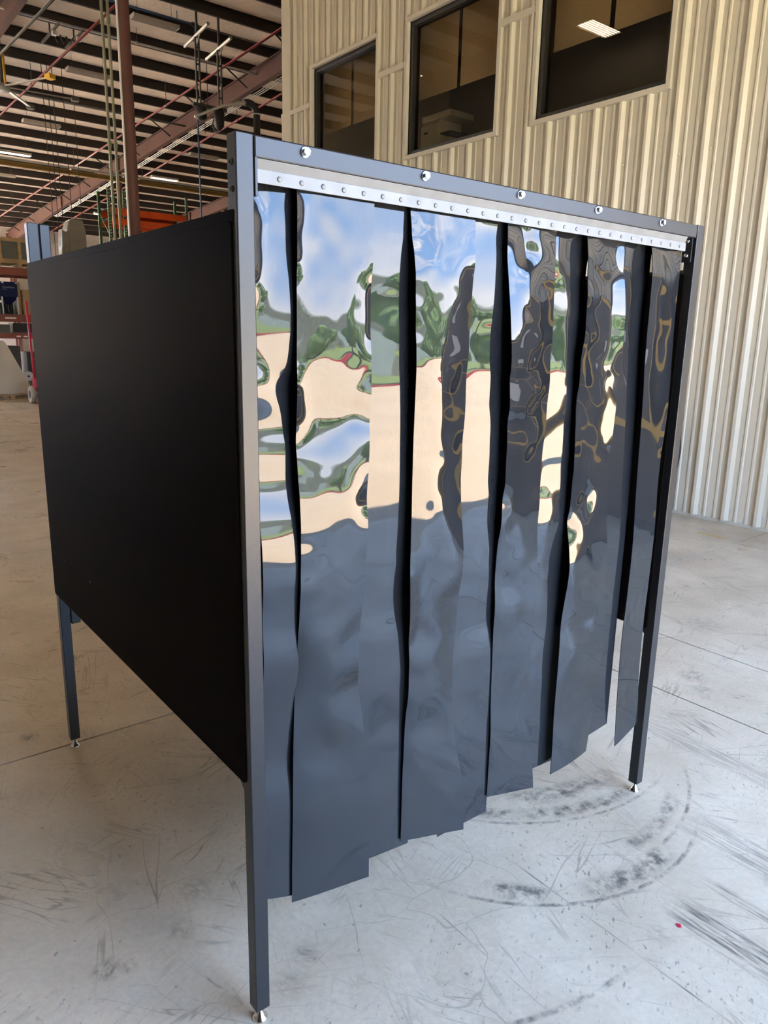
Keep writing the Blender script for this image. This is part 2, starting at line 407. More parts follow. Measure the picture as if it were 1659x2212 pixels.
def copy_tree(root, loc, rz, label, group=None):
    r = root.copy(); COL.objects.link(r); r.location = loc; r.rotation_euler = (0, 0, rz)
    tag(r, label, None, group)
    for ch in list(root.children):
        c = link_copy(ch, r)
        for g in list(ch.children): link_copy(g, c)
    return r

# strip shapes: hang plane y, bottom z left/right, left edge x down the strip, out-of-plane waviness (all in 0.1 mm)
STRIP_DATA = [
    (0.034,0.325,0.2457,[400,400,400,400,400,400,400,400,400,400,400,400,400,400,400,400,400,400,400,400,400,400],[2160,2160,2160,2160,2160,2160,2160,2160,2160,2160,2160,2160,2160,2160,2160,2160,2160,2160,2160,2160,2160,2160],[
        [0,-29,-84,-150,-146,-150,-165,-163,-158,-114,-92,-85,-75,-67,-79,-123,-127,-97,-16,1,-29,-56,-59,-63,-89,-143,-202,-249,-288,-314,-322,-324,-326,-314,-278,-269,-265,-276,-289,-289,-269,-242,-210,-178,-146,-117,-92,-73,-62,-62,-76,-99,-123,-125,-127,-128,-126,-120,-113,-106,-101,-97,-95,-95],
        [0,-11,-23,-62,-60,-67,-78,-79,-82,-81,-85,-82,-72,-58,-52,-78,-76,-53,5,12,-28,-54,-56,-59,-86,-141,-203,-249,-287,-311,-323,-323,-327,-309,-274,-268,-263,-276,-291,-295,-268,-240,-207,-174,-143,-114,-89,-68,-56,-52,-65,-93,-116,-123,-124,-127,-124,-117,-111,-104,-99,-95,-93,-93],
        [3,2,-11,-6,-12,-25,-31,-40,-60,-75,-83,-82,-69,-53,-36,-11,-13,-3,16,19,-25,-46,-54,-53,-89,-141,-205,-249,-284,-307,-322,-321,-328,-290,-274,-266,-261,-275,-291,-294,-261,-230,-196,-164,-134,-107,-81,-60,-44,-34,-67,-93,-115,-118,-121,-123,-118,-111,-104,-98,-93,-90,-88,-88],
        [3,7,5,-5,-4,-15,-28,-44,-58,-73,-81,-82,-65,-50,-30,52,52,28,28,25,-21,-42,-50,-47,-92,-141,-207,-250,-279,-304,-320,-322,-323,-285,-274,-264,-260,-275,-287,-271,-239,-209,-177,-147,-118,-102,-73,-68,-41,-39,-57,-85,-109,-115,-118,-115,-107,-100,-94,-88,-84,-81,-79,-79],
        [1,16,11,-2,-5,-10,-25,-41,-56,-71,-79,-80,-60,-45,-12,68,84,51,42,26,-12,-34,-39,-50,-93,-143,-200,-241,-272,-296,-305,-304,-279,-268,-269,-259,-256,-264,-254,-229,-204,-177,-149,-123,-92,-77,-44,-48,-42,-44,-60,-83,-98,-103,-102,-97,-91,-85,-79,-75,-72,-69,-68,-68],
        [0,12,11,2,-3,-8,-22,-37,-50,-61,-65,-60,-44,-24,5,38,53,50,41,24,3,-16,-31,-54,-87,-127,-166,-199,-227,-244,-249,-249,-260,-233,-227,-220,-214,-208,-194,-178,-159,-138,-118,-98,-79,-63,-49,-42,-40,-45,-54,-65,-73,-78,-77,-73,-69,-65,-62,-59,-57,-57,-55,-55],
        [0,7,8,5,1,-5,-14,-24,-33,-40,-41,-36,-25,-10,9,24,35,38,32,21,9,-6,-22,-42,-66,-94,-121,-145,-164,-175,-181,-180,-177,-171,-166,-160,-154,-145,-120,-115,-110,-97,-83,-70,-58,-47,-39,-33,-33,-36,-41,-47,-51,-54,-52,-44,-38,-44,-42,-41,-38,-49,-39,-39],
        [0,4,5,4,2,-2,-7,-12,-17,-20,-20,-17,-11,-2,7,15,20,22,19,14,7,-1,-11,-23,-37,-52,-67,-79,-89,-94,-97,-97,-95,-93,-90,-87,-84,-81,-96,-68,-60,-51,-44,-37,-31,-26,-22,-19,-19,-20,-23,-25,-27,-29,-29,-41,-26,-24,-22,-21,-14,-20,-19,-19],
        [0,3,4,4,3,0,-3,-7,-11,-13,-14,-11,-6,1,8,14,18,18,16,12,6,0,-7,-16,-27,-38,-48,-57,-64,-68,-70,-70,-69,-68,-66,-64,-62,-59,-57,-50,-44,-38,-32,-27,-23,-19,-16,-15,-14,-15,-16,-18,-20,-21,-21,-22,-20,-18,-16,-15,-14,-13,-13,-11],
    ]),
    (0.019,0.2825,0.2554,[1370,1361,1359,1361,1347,1315,1289,1288,1299,1293,1277,1265,1255,1252,1236,1209,1178,1161,1153,1140,1133,1130],[1966,1966,1949,1935,1950,1996,1995,1911,1846,1829,1814,1794,1749,1700,1787,1957,2065,2126,2177,2220,2245,2250],[
        [-1,-77,-82,-81,-77,-78,-75,-43,-45,-47,-52,-56,-63,-66,-92,-117,-118,-108,-112,-83,-74,-127,-141,-169,-214,-226,-250,-269,-257,-279,-265,-265,-278,-248,-233,-214,-178,-147,-113,-81,-55,-37,-27,-25,-26,-26,-26,-28,-31,-36,-39,-39,-39,-40,-35,-28,-23,-17,-12,-7,-3,0,3,7],
        [0,-8,-13,-13,-18,-10,-14,-29,-42,-47,-52,-59,-62,-66,-68,-54,-50,-43,-47,-43,-72,-123,-152,-170,-219,-236,-248,-271,-256,-279,-261,-266,-282,-254,-248,-244,-235,-216,-178,-147,-121,-100,-85,-75,-68,-60,-51,-45,-46,-54,-68,-71,-91,-95,-94,-76,-60,-51,-40,-34,-29,-25,-22,-22],
        [4,13,18,10,-4,7,-5,-23,-29,-46,-56,-58,-58,-66,-50,-27,-20,6,1,-27,-64,-114,-149,-191,-223,-239,-257,-277,-261,-260,-261,-266,-271,-247,-247,-240,-249,-254,-225,-195,-171,-148,-130,-116,-105,-92,-74,-56,-46,-53,-84,-93,-96,-99,-100,-100,-86,-81,-67,-58,-53,-49,-46,-46],
        [8,15,1,16,15,0,-9,-19,-30,-47,-53,-54,-63,-57,-48,-31,-16,0,2,-25,-58,-115,-151,-201,-225,-246,-259,-268,-259,-259,-260,-266,-255,-249,-243,-237,-249,-257,-247,-226,-203,-178,-156,-145,-137,-124,-96,-59,-33,-51,-70,-94,-96,-98,-108,-101,-95,-81,-93,-76,-72,-68,-66,-66],
        [7,15,5,1,14,2,-12,-22,-33,-39,-52,-62,-50,-55,-47,-40,-16,4,3,-23,-76,-122,-160,-199,-226,-247,-257,-253,-256,-257,-259,-260,-253,-247,-236,-234,-245,-257,-241,-240,-221,-214,-159,-152,-157,-155,-122,-67,-26,-45,-68,-89,-94,-99,-93,-103,-99,-84,-92,-88,-87,-84,-83,-83],
        [6,9,15,0,-9,-4,-7,-26,-29,-48,-48,-48,-59,-49,-46,-31,-21,-2,4,-35,-81,-131,-170,-197,-230,-249,-251,-252,-241,-238,-251,-250,-248,-244,-229,-228,-245,-229,-211,-222,-208,-181,-128,-124,-132,-140,-134,-80,-38,-42,-62,-83,-93,-97,-105,-104,-103,-102,-101,-100,-99,-98,-98,-98],
        [9,8,5,2,-3,-8,-22,-26,-36,-31,-43,-46,-47,-37,-48,-27,-27,18,5,-56,-91,-133,-164,-193,-224,-228,-246,-238,-235,-230,-230,-232,-232,-228,-217,-221,-219,-176,-186,-187,-196,-153,-82,-86,-94,-102,-108,-64,-55,-55,-66,-81,-92,-99,-105,-108,-110,-111,-111,-111,-111,-112,-112,-112],
        [6,6,7,1,-6,-5,-23,-6,-7,-10,-17,-24,-28,-35,-26,-28,-53,10,-1,-56,-102,-133,-155,-172,-178,-175,-221,-238,-230,-228,-221,-213,-207,-201,-192,-186,-158,-147,-153,-157,-162,-112,-41,-48,-56,-64,-69,-88,-65,-67,-75,-86,-96,-105,-112,-116,-119,-121,-121,-123,-124,-125,-126,-126],
        [2,6,5,1,-1,-6,1,45,43,40,31,31,-5,-23,-17,-31,-44,-34,-4,-59,-97,-122,-149,-131,-127,-127,-195,-235,-225,-226,-194,-193,-183,-176,-167,-154,-129,-118,-121,-126,-129,-76,-12,-10,-18,-26,-40,-53,-58,-68,-78,-91,-103,-114,-123,-128,-130,-132,-126,-135,-136,-138,-140,-144],
    ]),
    (0.034,0.29,0.2681,[2952,2952,2952,2952,2952,2952,2952,2952,2952,2952,2952,2952,2952,2952,2952,2952,2952,2952,2952,2952,2952,2952],[2000,2000,2000,2000,2000,2000,2000,2000,2000,2000,2000,2000,2000,2000,2000,2000,2000,2000,2000,2000,2000,2000],[
        [0,-1,-2,-3,-4,-4,-3,-2,0,1,1,1,0,-1,-3,-4,-5,-5,-6,-6,-6,-7,-7,-8,-8,-8,-7,-5,-2,0,2,4,6,8,11,14,14,10,5,-1,-5,-7,-7,-6,-5,-3,-2,0,0,-2,-5,-9,-12,-13,-14,-14,-14,-14,-14,-15,-14,-11,-10,-8],
        [0,-1,-3,-5,-5,-6,-5,-2,0,2,2,1,0,-1,-3,-5,-6,-6,-7,-7,-7,-8,-9,-10,-10,-10,-9,-6,-3,0,3,5,6,9,13,18,20,14,5,-3,-7,-8,-8,-8,-6,-4,-1,1,1,-1,-5,-10,-13,-15,-15,-17,-17,-16,-16,-22,-28,-14,-12,-11],
        [0,0,-4,-7,-8,-8,-9,-5,3,7,5,2,1,0,-4,-9,-10,-8,-10,-11,-11,-9,-12,-15,-15,-13,-12,-9,-5,2,5,6,7,10,18,20,27,21,3,-9,-14,-10,-11,-11,-10,-7,-1,4,5,3,-6,-16,-22,-32,-24,-23,-27,-25,-22,1,-18,-29,-18,-18],
        [0,1,-4,-9,-8,-9,-9,-8,9,11,6,0,1,1,-4,-10,-11,-7,-10,-12,-12,-8,-11,-15,-17,-14,-12,-10,-6,3,4,5,7,8,13,21,27,23,4,-11,-26,-13,-9,-11,-12,-9,1,9,14,11,-3,-18,-28,-12,-22,-23,-27,-31,-28,-23,-10,-19,-19,-19],
        [1,0,-5,-9,-8,-9,-10,-8,14,11,6,0,-1,1,-5,-10,-11,-7,-10,-12,-12,-7,-11,-15,-17,-14,-12,-10,-7,3,4,6,5,14,16,20,27,24,7,-10,-14,-7,-9,-10,-12,-10,3,16,25,17,1,-13,-29,-22,-11,-22,-25,-31,-30,-27,-22,-20,-19,-19],
        [0,0,-5,-10,-8,-9,-10,-4,14,11,6,0,-2,1,-4,-10,-10,-7,-9,-12,-11,-7,-11,-15,-18,-14,-13,-10,-6,2,4,5,9,15,15,20,33,27,9,-6,-18,-7,-10,-9,-11,-7,7,21,32,22,6,-9,-24,-15,-21,-19,-25,-29,-29,-25,-22,-19,-18,-17],
        [0,-1,-5,-8,-8,-8,-6,0,10,10,6,0,-2,0,-4,-9,-8,-7,-9,-11,-9,-7,-11,-14,-16,-14,-12,-9,-5,-1,1,5,-10,9,16,22,28,27,12,-2,-7,-7,-6,-10,-8,-1,10,21,31,26,11,-5,-17,-14,-10,-18,-22,-26,-24,-21,-18,-16,-14,-14],
        [0,-1,-3,-5,-5,-4,-2,1,4,6,4,1,-1,-2,-3,-5,-5,-6,-7,-7,-6,-7,-9,-10,-10,-9,-8,-6,-3,-1,0,2,4,7,11,15,17,16,10,2,-2,-5,-6,-5,-2,2,9,16,21,21,12,0,-7,-9,-11,-14,-16,-17,-15,-13,-11,-10,-8,-8],
        [0,-1,-3,-3,-3,-3,-1,1,3,4,3,1,0,-2,-3,-4,-4,-5,-5,-5,-5,-6,-7,-8,-8,-7,-6,-5,-3,-1,0,1,4,6,9,12,14,12,8,3,-1,-3,-4,-3,-1,3,8,14,17,17,11,3,-3,-6,-9,-11,-12,-12,-12,-10,-9,-8,-6,-6],
    ]),
    (0.019,0.2926,0.2402,[4360,4390,4421,4447,4480,4509,4520,4522,4525,4533,4526,4503,4514,4566,4643,4680,4658,4631,4611,4602,4615,4631],[1966,1966,1920,1882,1857,1849,1836,1807,1789,1828,1898,1915,1883,1802,1673,1617,1680,1803,1993,2203,2250,2250],[
        [29,43,-10,-5,-90,-114,-154,-145,-146,-158,-144,-148,-171,-169,-174,-158,-147,-136,-123,-122,-109,-111,-106,-111,-103,-107,-106,-112,-114,-113,-121,-130,-132,-145,-161,-169,-170,-164,-148,-117,-69,-50,-66,-48,-25,-30,-29,-11,30,46,49,46,40,40,43,44,43,43,46,51,57,62,67,72],
        [27,24,-5,-27,-98,-133,-164,-158,-155,-164,-159,-163,-177,-177,-179,-170,-151,-148,-125,-125,-113,-116,-111,-116,-110,-114,-110,-114,-117,-119,-121,-131,-140,-125,-114,-112,-113,-102,-78,-31,-15,-40,-66,-73,-31,-34,-32,-36,-3,25,33,20,2,-7,1,10,14,11,5,30,35,40,43,44],
        [10,7,16,-44,-77,-163,-151,-160,-166,-152,-164,-168,-175,-191,-171,-169,-159,-146,-125,-122,-110,-116,-108,-114,-108,-114,-112,-111,-117,-119,-118,-128,-115,-91,-83,-77,-77,-66,-50,1,-15,-36,-62,-66,-31,-36,-33,-34,-3,28,37,20,1,-17,-30,-18,-2,32,11,14,16,19,21,21],
        [7,-12,-38,-55,-102,-126,-149,-161,-151,-166,-163,-182,-173,-191,-162,-167,-164,-121,-122,-122,-119,-102,-102,-105,-108,-117,-122,-108,-118,-114,-109,-101,-91,-84,-73,-72,-66,-52,-58,-15,-6,-33,-57,-61,-33,-36,-35,-28,7,43,44,23,7,-14,-10,-17,-10,-16,-5,-2,0,2,3,3],
        [8,-16,-33,-69,-99,-118,-143,-152,-155,-160,-165,-156,-148,-154,-132,-135,-147,-111,-110,-108,-103,-105,-78,-85,-84,-91,-103,-128,-116,-111,-107,-95,-92,-81,-77,-69,-61,-35,-40,-42,-7,-29,-50,-39,-38,-39,-33,-12,19,52,47,29,8,-8,-19,-19,-14,-20,-18,-15,-16,-14,-14,-14],
        [5,-17,-39,-69,-94,-115,-143,-128,-138,-138,-119,-127,-109,-117,-83,-94,-89,-64,-70,-72,-56,-73,-70,-57,-54,-63,-82,-95,-109,-110,-102,-94,-90,-82,-73,-74,-20,-8,-12,-14,-15,-18,-14,-10,-20,-26,-26,-1,26,50,50,32,16,-2,-12,-19,-24,-31,-37,-20,-36,-23,-31,-31],
        [4,-14,-43,-66,-90,-112,-117,-116,-108,-82,-79,-81,-77,-73,-43,-24,-29,-29,-22,-27,-15,-22,-25,-32,-14,-26,-33,-51,-68,-91,-100,-92,-89,-82,-63,-60,24,22,19,16,11,14,22,13,6,-1,-6,11,30,43,44,32,16,1,-10,-19,-26,-18,-40,-50,-57,-50,-52,-51],
        [4,-19,-44,-57,-84,-82,-66,-71,-55,-31,-40,-33,-38,-22,30,29,21,15,24,21,40,39,22,22,38,22,15,1,-17,-40,-61,-79,-78,-64,-73,-10,46,52,50,46,41,44,47,40,32,24,20,25,33,38,36,27,15,3,-10,-22,-35,-43,-53,-60,-66,-70,-73,-74],
        [1,-21,-43,-43,-73,-52,-17,-22,2,20,15,13,9,28,70,77,72,63,61,69,96,88,73,72,90,75,64,55,35,11,-14,-42,-56,-48,-28,10,54,74,74,67,59,61,69,66,58,49,37,34,37,38,35,27,17,6,-6,-26,-48,-66,-73,-67,-85,-91,-96,-103],
    ]),
    (0.034,0.2362,0.2362,[6078,6078,6078,6078,6078,6078,6078,6078,6078,6078,6078,6078,6078,6078,6078,6078,6078,6078,6078,6078,6078,6078],[2000,2000,2000,2000,2000,2000,2000,2000,2000,2000,2000,2000,2000,2000,2000,2000,2000,2000,2000,2000,2000,2000],[
        [0,5,6,4,-1,-6,-11,-15,-16,-16,-14,-13,-13,-13,-13,-13,-12,-11,-9,-7,-6,-6,-5,-4,-5,-5,-5,-5,-5,-5,-5,-5,-4,-3,-2,0,3,5,7,7,5,0,-5,-9,-11,-10,-7,-5,-3,-2,-2,-2,-1,-1,-1,-1,-1,-1,-1,-2,-2,-2,-2,-1],
        [0,8,10,6,-1,-8,-14,-19,-22,-20,-16,-15,-15,-16,-16,-16,-16,-14,-11,-8,-7,-7,-6,-5,-5,-6,-7,-6,-6,-6,-7,-6,-5,-4,-2,0,3,6,9,10,7,1,-6,-11,-27,-12,-10,-6,-5,-3,-2,-2,-2,-2,-1,-1,-1,-1,-2,-2,-3,-2,-2,-2],
        [0,20,22,11,-2,-11,-21,-26,-30,-31,-22,-16,-20,-24,-23,-21,-20,-20,-16,-10,-9,-10,-10,-6,-6,-8,-11,-10,-8,-8,-10,-11,-9,-6,-3,1,5,11,17,21,17,4,-9,-19,-17,-5,-21,-9,-7,-5,-4,-4,-4,-2,-2,-1,-1,4,-9,-3,-12,-9,-3,-3],
        [0,32,26,11,-3,-11,-22,-27,-30,-35,-20,-14,-20,-26,-25,-20,-20,-20,-18,-8,-9,-10,-12,-5,-5,-8,-11,-13,-7,-8,-10,-11,-11,-8,-4,0,6,12,20,27,31,5,-17,-31,-29,-29,-16,-15,-3,-5,-5,-6,-13,-3,-2,1,0,3,-1,1,15,0,-1,-2],
        [1,36,24,10,-4,-11,-24,-28,-31,-36,-16,-14,-20,-26,-27,-20,-21,-20,-18,-7,-9,-10,-12,-4,-4,-8,-11,-13,-6,-8,-9,-11,-14,-9,-4,0,5,11,19,27,34,1,-26,-38,-32,-25,-21,-16,-10,-6,-4,9,-3,-2,-3,-5,-1,-1,0,0,1,-1,0,-1],
        [0,31,24,8,-4,-12,-24,-29,-31,-35,-16,-14,-20,-26,-28,-20,-21,-20,-16,-7,-9,-10,-12,-4,-4,-7,-10,-12,-6,-7,-9,-12,0,-4,-4,1,5,10,18,28,32,4,-26,-43,-33,-29,-22,-16,-12,-7,-5,-2,-2,-2,-2,-2,-1,-2,-1,-2,-1,-1,-1,-1],
        [0,18,19,7,-5,-13,-24,-29,-30,-28,-18,-15,-20,-25,-24,-21,-20,-18,-13,-9,-9,-10,-9,-5,-4,-7,-9,-9,-7,-7,-9,-9,-27,-8,-4,2,7,12,19,29,38,8,-21,-46,-35,-30,-24,-18,-12,-8,-5,-3,-2,-2,-1,-1,-1,-1,-1,-13,-2,-2,-1,-1],
        [0,7,7,2,-4,-11,-17,-19,-19,-17,-14,-14,-15,-17,-16,-14,-13,-11,-9,-7,-7,-6,-5,-4,-4,-5,-6,-6,-5,-6,-7,-6,-6,-4,-2,2,7,14,21,35,41,13,-15,-32,-30,-28,-21,-14,-9,-6,-4,-2,-2,-1,-1,0,0,0,11,-1,0,-1,-1,-1],
        [0,4,4,1,-4,-9,-13,-15,-15,-14,-13,-12,-13,-13,-13,-12,-11,-9,-7,-6,-5,-5,-4,-4,-4,-4,-4,-4,-5,-5,-5,-6,-4,-4,-1,2,7,14,22,32,36,17,-7,-21,-24,-23,-18,-13,-8,-5,-3,-2,-1,-1,-1,0,1,1,2,1,0,0,0,0],
    ]),
    (0.019,0.2913,0.2443,[7462,7472,7513,7555,7591,7632,7672,7715,7737,7729,7726,7737,7766,7805,7844,7890,7931,7960,7987,8003,8012,8018],[1956,1956,1923,1906,1894,1894,1873,1800,1738,1688,1646,1675,1766,1777,1704,1657,1625,1588,1649,1837,1998,2075],[
        [1,-17,-36,-29,-45,-78,-109,-139,-167,-194,-214,-235,-254,-264,-265,-207,-226,-238,-248,-180,-163,-175,-184,-163,-167,-178,-184,-114,-120,-126,-132,-93,-41,-16,0,17,34,34,16,5,9,30,49,61,68,75,82,89,94,98,100,98,92,78,66,56,62,71,77,82,85,87,89,91],
        [5,14,-9,-20,-50,-81,-112,-142,-170,-194,-214,-231,-227,-238,-250,-182,-197,-206,-229,-167,-134,-142,-154,-140,-134,-145,-158,-118,-117,-123,-135,-86,-74,-45,-31,-16,8,13,5,-9,-18,-2,25,42,53,63,73,84,92,99,101,102,94,84,65,52,48,57,63,69,73,76,78,78],
        [6,44,13,3,-30,-87,-129,-147,-171,-187,-209,-215,-201,-215,-215,-152,-165,-178,-193,-123,-101,-111,-124,-111,-100,-117,-114,-106,-116,-125,-97,-75,-70,-45,-35,-26,3,19,4,-8,-22,-14,16,36,47,57,67,79,90,112,96,109,96,84,69,54,46,51,55,60,64,67,68,69],
        [3,65,46,80,-5,-108,-143,-170,-146,-166,-197,-168,-168,-179,-190,-113,-139,-143,-171,-94,-70,-85,-93,-105,-73,-78,-90,-86,-93,-108,-84,-77,-65,-47,-37,-28,2,22,5,-7,-22,-3,18,35,44,54,64,76,88,97,107,113,105,88,73,58,50,51,53,56,58,60,61,62],
        [1,4,-2,51,-28,-97,-113,-134,-142,-134,-165,-132,-127,-143,-118,-107,-89,-118,-104,-75,-36,-48,-63,-59,-49,-47,-59,-67,-69,-82,-83,-72,-63,-48,-39,-29,-2,12,9,-7,-14,-11,19,32,42,52,61,73,87,99,108,115,106,92,76,62,55,53,52,53,54,55,56,56],
        [4,12,-22,1,-23,-70,-75,-92,-113,-104,-119,-129,-88,-62,-74,-99,-67,-68,-24,-48,-43,-13,-24,-5,-27,-17,-28,-39,-50,-67,-64,-68,-59,-47,-41,-17,-5,-1,7,-2,-3,5,19,29,39,49,59,71,95,105,105,111,108,94,82,66,59,54,53,52,51,51,51,51],
        [10,37,8,8,3,-33,-27,-52,-62,-62,-75,-90,-23,-18,-38,-50,-63,22,3,-1,-17,1,39,23,12,3,4,-10,-47,-46,-44,-41,-47,-45,-31,-14,-9,0,5,5,5,10,17,27,36,46,57,68,85,79,98,103,101,92,70,58,60,55,53,50,48,47,46,46],
        [10,66,32,26,29,2,8,-9,-20,-21,-33,-38,14,20,5,-14,-2,54,47,37,26,42,71,58,46,32,27,2,-28,-24,-24,-21,-26,-30,-23,-17,-9,-3,4,7,8,12,18,26,35,44,54,64,60,83,91,94,93,86,94,68,61,55,52,48,45,42,39,38],
        [4,89,61,54,48,35,32,24,17,14,6,11,37,49,40,28,42,78,83,73,63,75,99,91,79,64,45,16,-6,-5,-3,-4,-11,-20,-21,-18,-11,-4,4,8,11,14,19,26,34,43,51,60,67,78,85,89,89,84,77,68,60,54,50,47,44,37,30,23],
    ]),
    (0.034,0.31,0.3,[9058,9058,9058,9058,9058,9058,9058,9058,9058,9058,9058,9058,9058,9058,9058,9058,9058,9058,9058,9058,9058,9058],[2000,2000,2000,2000,2000,2000,2000,2000,2000,2000,2000,2000,2000,2000,2000,2000,2000,2000,2000,2000,2000,2000],[
        [0,-39,-59,-63,-55,-41,-28,-19,-15,-12,-10,-9,-9,-10,-11,-11,-9,-7,-4,0,4,9,12,16,20,22,20,11,-6,-28,-45,-54,-53,-47,-38,-30,-23,-18,-14,-10,-8,-6,-5,-3,-2,-2,-1,-1,0,0,0,0,0,0,0,0,0,0,0,0,0,0,0,0],
        [-1,-46,-69,-71,-57,-37,-23,-18,-17,-15,-13,-11,-12,-14,-14,-13,-11,-9,-5,-1,5,10,14,19,23,26,27,20,-5,-35,-57,-68,-65,-56,-46,-35,-28,-22,-17,-13,-10,-8,-6,-4,2,-3,-2,-1,0,0,0,0,0,0,0,0,0,0,0,0,0,0,0,0],
        [-1,-73,-86,-92,-79,-39,-19,-18,-21,-23,-18,-14,-16,-18,-20,-20,-17,-15,-11,-4,6,16,21,25,30,38,46,35,-5,-41,-63,-83,-92,-81,-68,-45,-48,-35,-27,-23,-12,-14,-12,-18,-8,-6,-5,-3,3,8,-1,-1,-1,-1,-1,-1,0,0,0,0,0,0,0,0],
        [-1,-47,-49,-60,-63,-41,-16,-23,-24,-28,-22,-16,-19,-22,-25,-24,-19,-17,-16,-11,10,22,22,20,25,40,41,36,-5,-42,-65,-84,-98,-89,-78,-69,-52,-40,-34,-30,-21,-17,-14,-12,-10,-8,-7,-7,-20,-5,-4,-3,-2,-2,-2,-1,0,0,2,0,0,0,0,0],
        [0,-3,-13,-17,-33,-49,-28,-24,-28,-32,-24,-20,-22,-24,-26,-23,-20,-20,-18,-17,16,24,20,16,15,37,28,19,-3,-44,-66,-87,-95,-88,-77,-64,-51,-32,-44,-28,-23,-18,-14,-12,-10,-9,-8,-7,-8,-6,-5,-4,-3,-3,-2,-2,-1,1,11,-2,-1,-1,-1,-1],
        [1,38,27,19,0,1,-9,-26,-28,-27,-20,-20,-26,-27,-40,-47,-22,-21,-20,-18,19,21,17,13,9,31,22,13,0,-37,-65,-79,-81,-77,-68,-56,-46,-36,-31,-24,-21,-16,-13,-10,-9,-8,-7,-6,-5,-6,-5,-6,-5,-4,-3,-2,-2,-3,-11,-2,-1,-1,-1,-1],
        [1,55,61,55,54,49,50,25,-3,-2,-1,-2,-4,0,-4,-16,-25,-22,-19,-9,16,18,14,10,8,26,19,9,-1,-21,-46,-57,-61,-59,-53,-44,-36,-30,-24,-20,-18,-9,-10,-8,-7,-6,-5,-5,-4,-4,-5,-13,-13,-4,-3,-2,-2,-2,-3,-1,-2,-1,-1,-1],
        [1,39,63,92,102,99,93,68,35,23,20,27,47,57,46,36,26,6,0,4,10,13,10,7,9,16,14,6,-5,-15,-26,-33,-36,-35,-31,-26,-21,-18,-14,-12,-11,-7,-6,-5,-4,-3,-3,-2,-2,-1,0,14,-1,-1,-2,-1,-1,-1,-1,-1,-1,-1,-1,0],
        [0,43,74,107,130,132,116,80,49,33,31,43,73,101,97,86,73,40,17,10,8,9,8,7,8,11,9,3,-5,-13,-20,-26,-28,-27,-24,-20,-17,-14,-11,-9,-8,-6,-5,-4,-3,-3,-2,-2,-1,0,0,2,0,0,-1,-1,-1,-1,-1,-1,-1,-1,0,0],
    ]),
    (0.019,0.2751,0.2911,[10604,10673,10725,10704,10666,10655,10674,10716,10752,10749,10697,10658,10675,10670,10650,10648,10635,10631,10655,10689,10717,10731],[1866,1866,1909,1995,2026,2009,2017,1969,1893,1890,1947,2006,2001,2018,2148,2243,2249,2243,2220,2103,1947,1865],[
        [0,-26,-47,-74,-72,-74,-105,-116,-109,-130,-151,-157,-108,-92,-101,-108,-102,-43,-37,-45,-55,-53,-65,-76,-66,-84,-68,-63,-77,-85,-74,-25,-78,-142,-203,-234,-271,-271,-257,-233,-204,-177,-153,-136,-132,-140,-152,-159,-163,-164,-162,-157,-150,-143,-136,-131,-129,-130,-131,-132,-131,-128,-124,-119],
        [1,14,-15,-36,-21,-41,-68,-96,-69,-93,-111,-137,-80,-59,-69,-75,-88,-22,-2,-16,-24,-22,-33,-40,-38,-54,-51,-39,-53,-65,-70,-108,-74,-161,-204,-237,-281,-281,-286,-267,-230,-207,-182,-161,-157,-172,-193,-202,-196,-187,-177,-170,-155,-152,-147,-131,-131,-136,-144,-147,-147,-145,-142,-142],
        [1,21,9,5,12,-2,-34,-52,-32,-50,-72,-85,-50,-22,-34,-41,-44,-29,13,19,1,7,-4,-4,-9,-23,-29,-10,-30,-24,-40,-119,-157,-159,-198,-240,-264,-261,-271,-267,-226,-220,-201,-165,-148,-170,-199,-225,-223,-198,-179,-170,-156,-126,-131,-123,-124,-135,-149,-159,-168,-164,-156,-156],
        [1,37,34,31,31,33,1,-3,-20,-21,-33,-38,-47,1,1,-10,-7,-9,-16,20,35,33,22,6,11,1,-13,12,0,32,-29,-83,-152,-180,-196,-238,-239,-243,-253,-239,-220,-215,-206,-166,-134,-165,-189,-220,-230,-192,-182,-173,-163,-145,-128,-114,-114,-129,-143,-159,-155,-163,-161,-162],
        [2,65,59,57,49,57,31,14,4,-4,-7,-15,-16,11,11,22,17,14,12,18,62,58,44,32,20,6,-11,-7,20,42,2,-64,-116,-152,-172,-178,-211,-227,-232,-218,-208,-204,-199,-175,-130,-154,-186,-212,-214,-189,-183,-174,-167,-152,-129,-109,-108,-124,-138,-153,-165,-162,-161,-161],
        [3,94,79,63,59,77,44,33,17,14,13,4,12,10,7,19,34,39,37,58,58,73,68,55,45,29,13,-3,7,-4,-40,-65,-82,-121,-154,-161,-162,-188,-208,-207,-205,-196,-191,-175,-143,-161,-165,-202,-199,-193,-185,-177,-170,-155,-132,-113,-105,-117,-132,-147,-155,-154,-154,-154],
        [4,126,103,86,81,65,36,27,5,7,5,-4,0,-1,-6,16,17,24,44,44,49,57,59,69,69,50,35,20,10,-17,-33,-50,-54,-88,-143,-143,-154,-152,-176,-191,-191,-187,-178,-168,-161,-174,-177,-188,-193,-194,-187,-180,-170,-154,-135,-119,-111,-114,-126,-137,-144,-145,-140,-141],
        [3,143,122,110,81,51,24,10,-10,-13,-9,-21,-11,-13,-8,2,11,13,26,31,36,44,46,48,83,71,56,40,23,2,-16,-26,-49,-62,-127,-129,-136,-142,-152,-162,-167,-166,-161,-159,-160,-164,-172,-179,-184,-186,-183,-176,-164,-149,-135,-121,-113,-111,-114,-119,-112,-121,-120,-121],
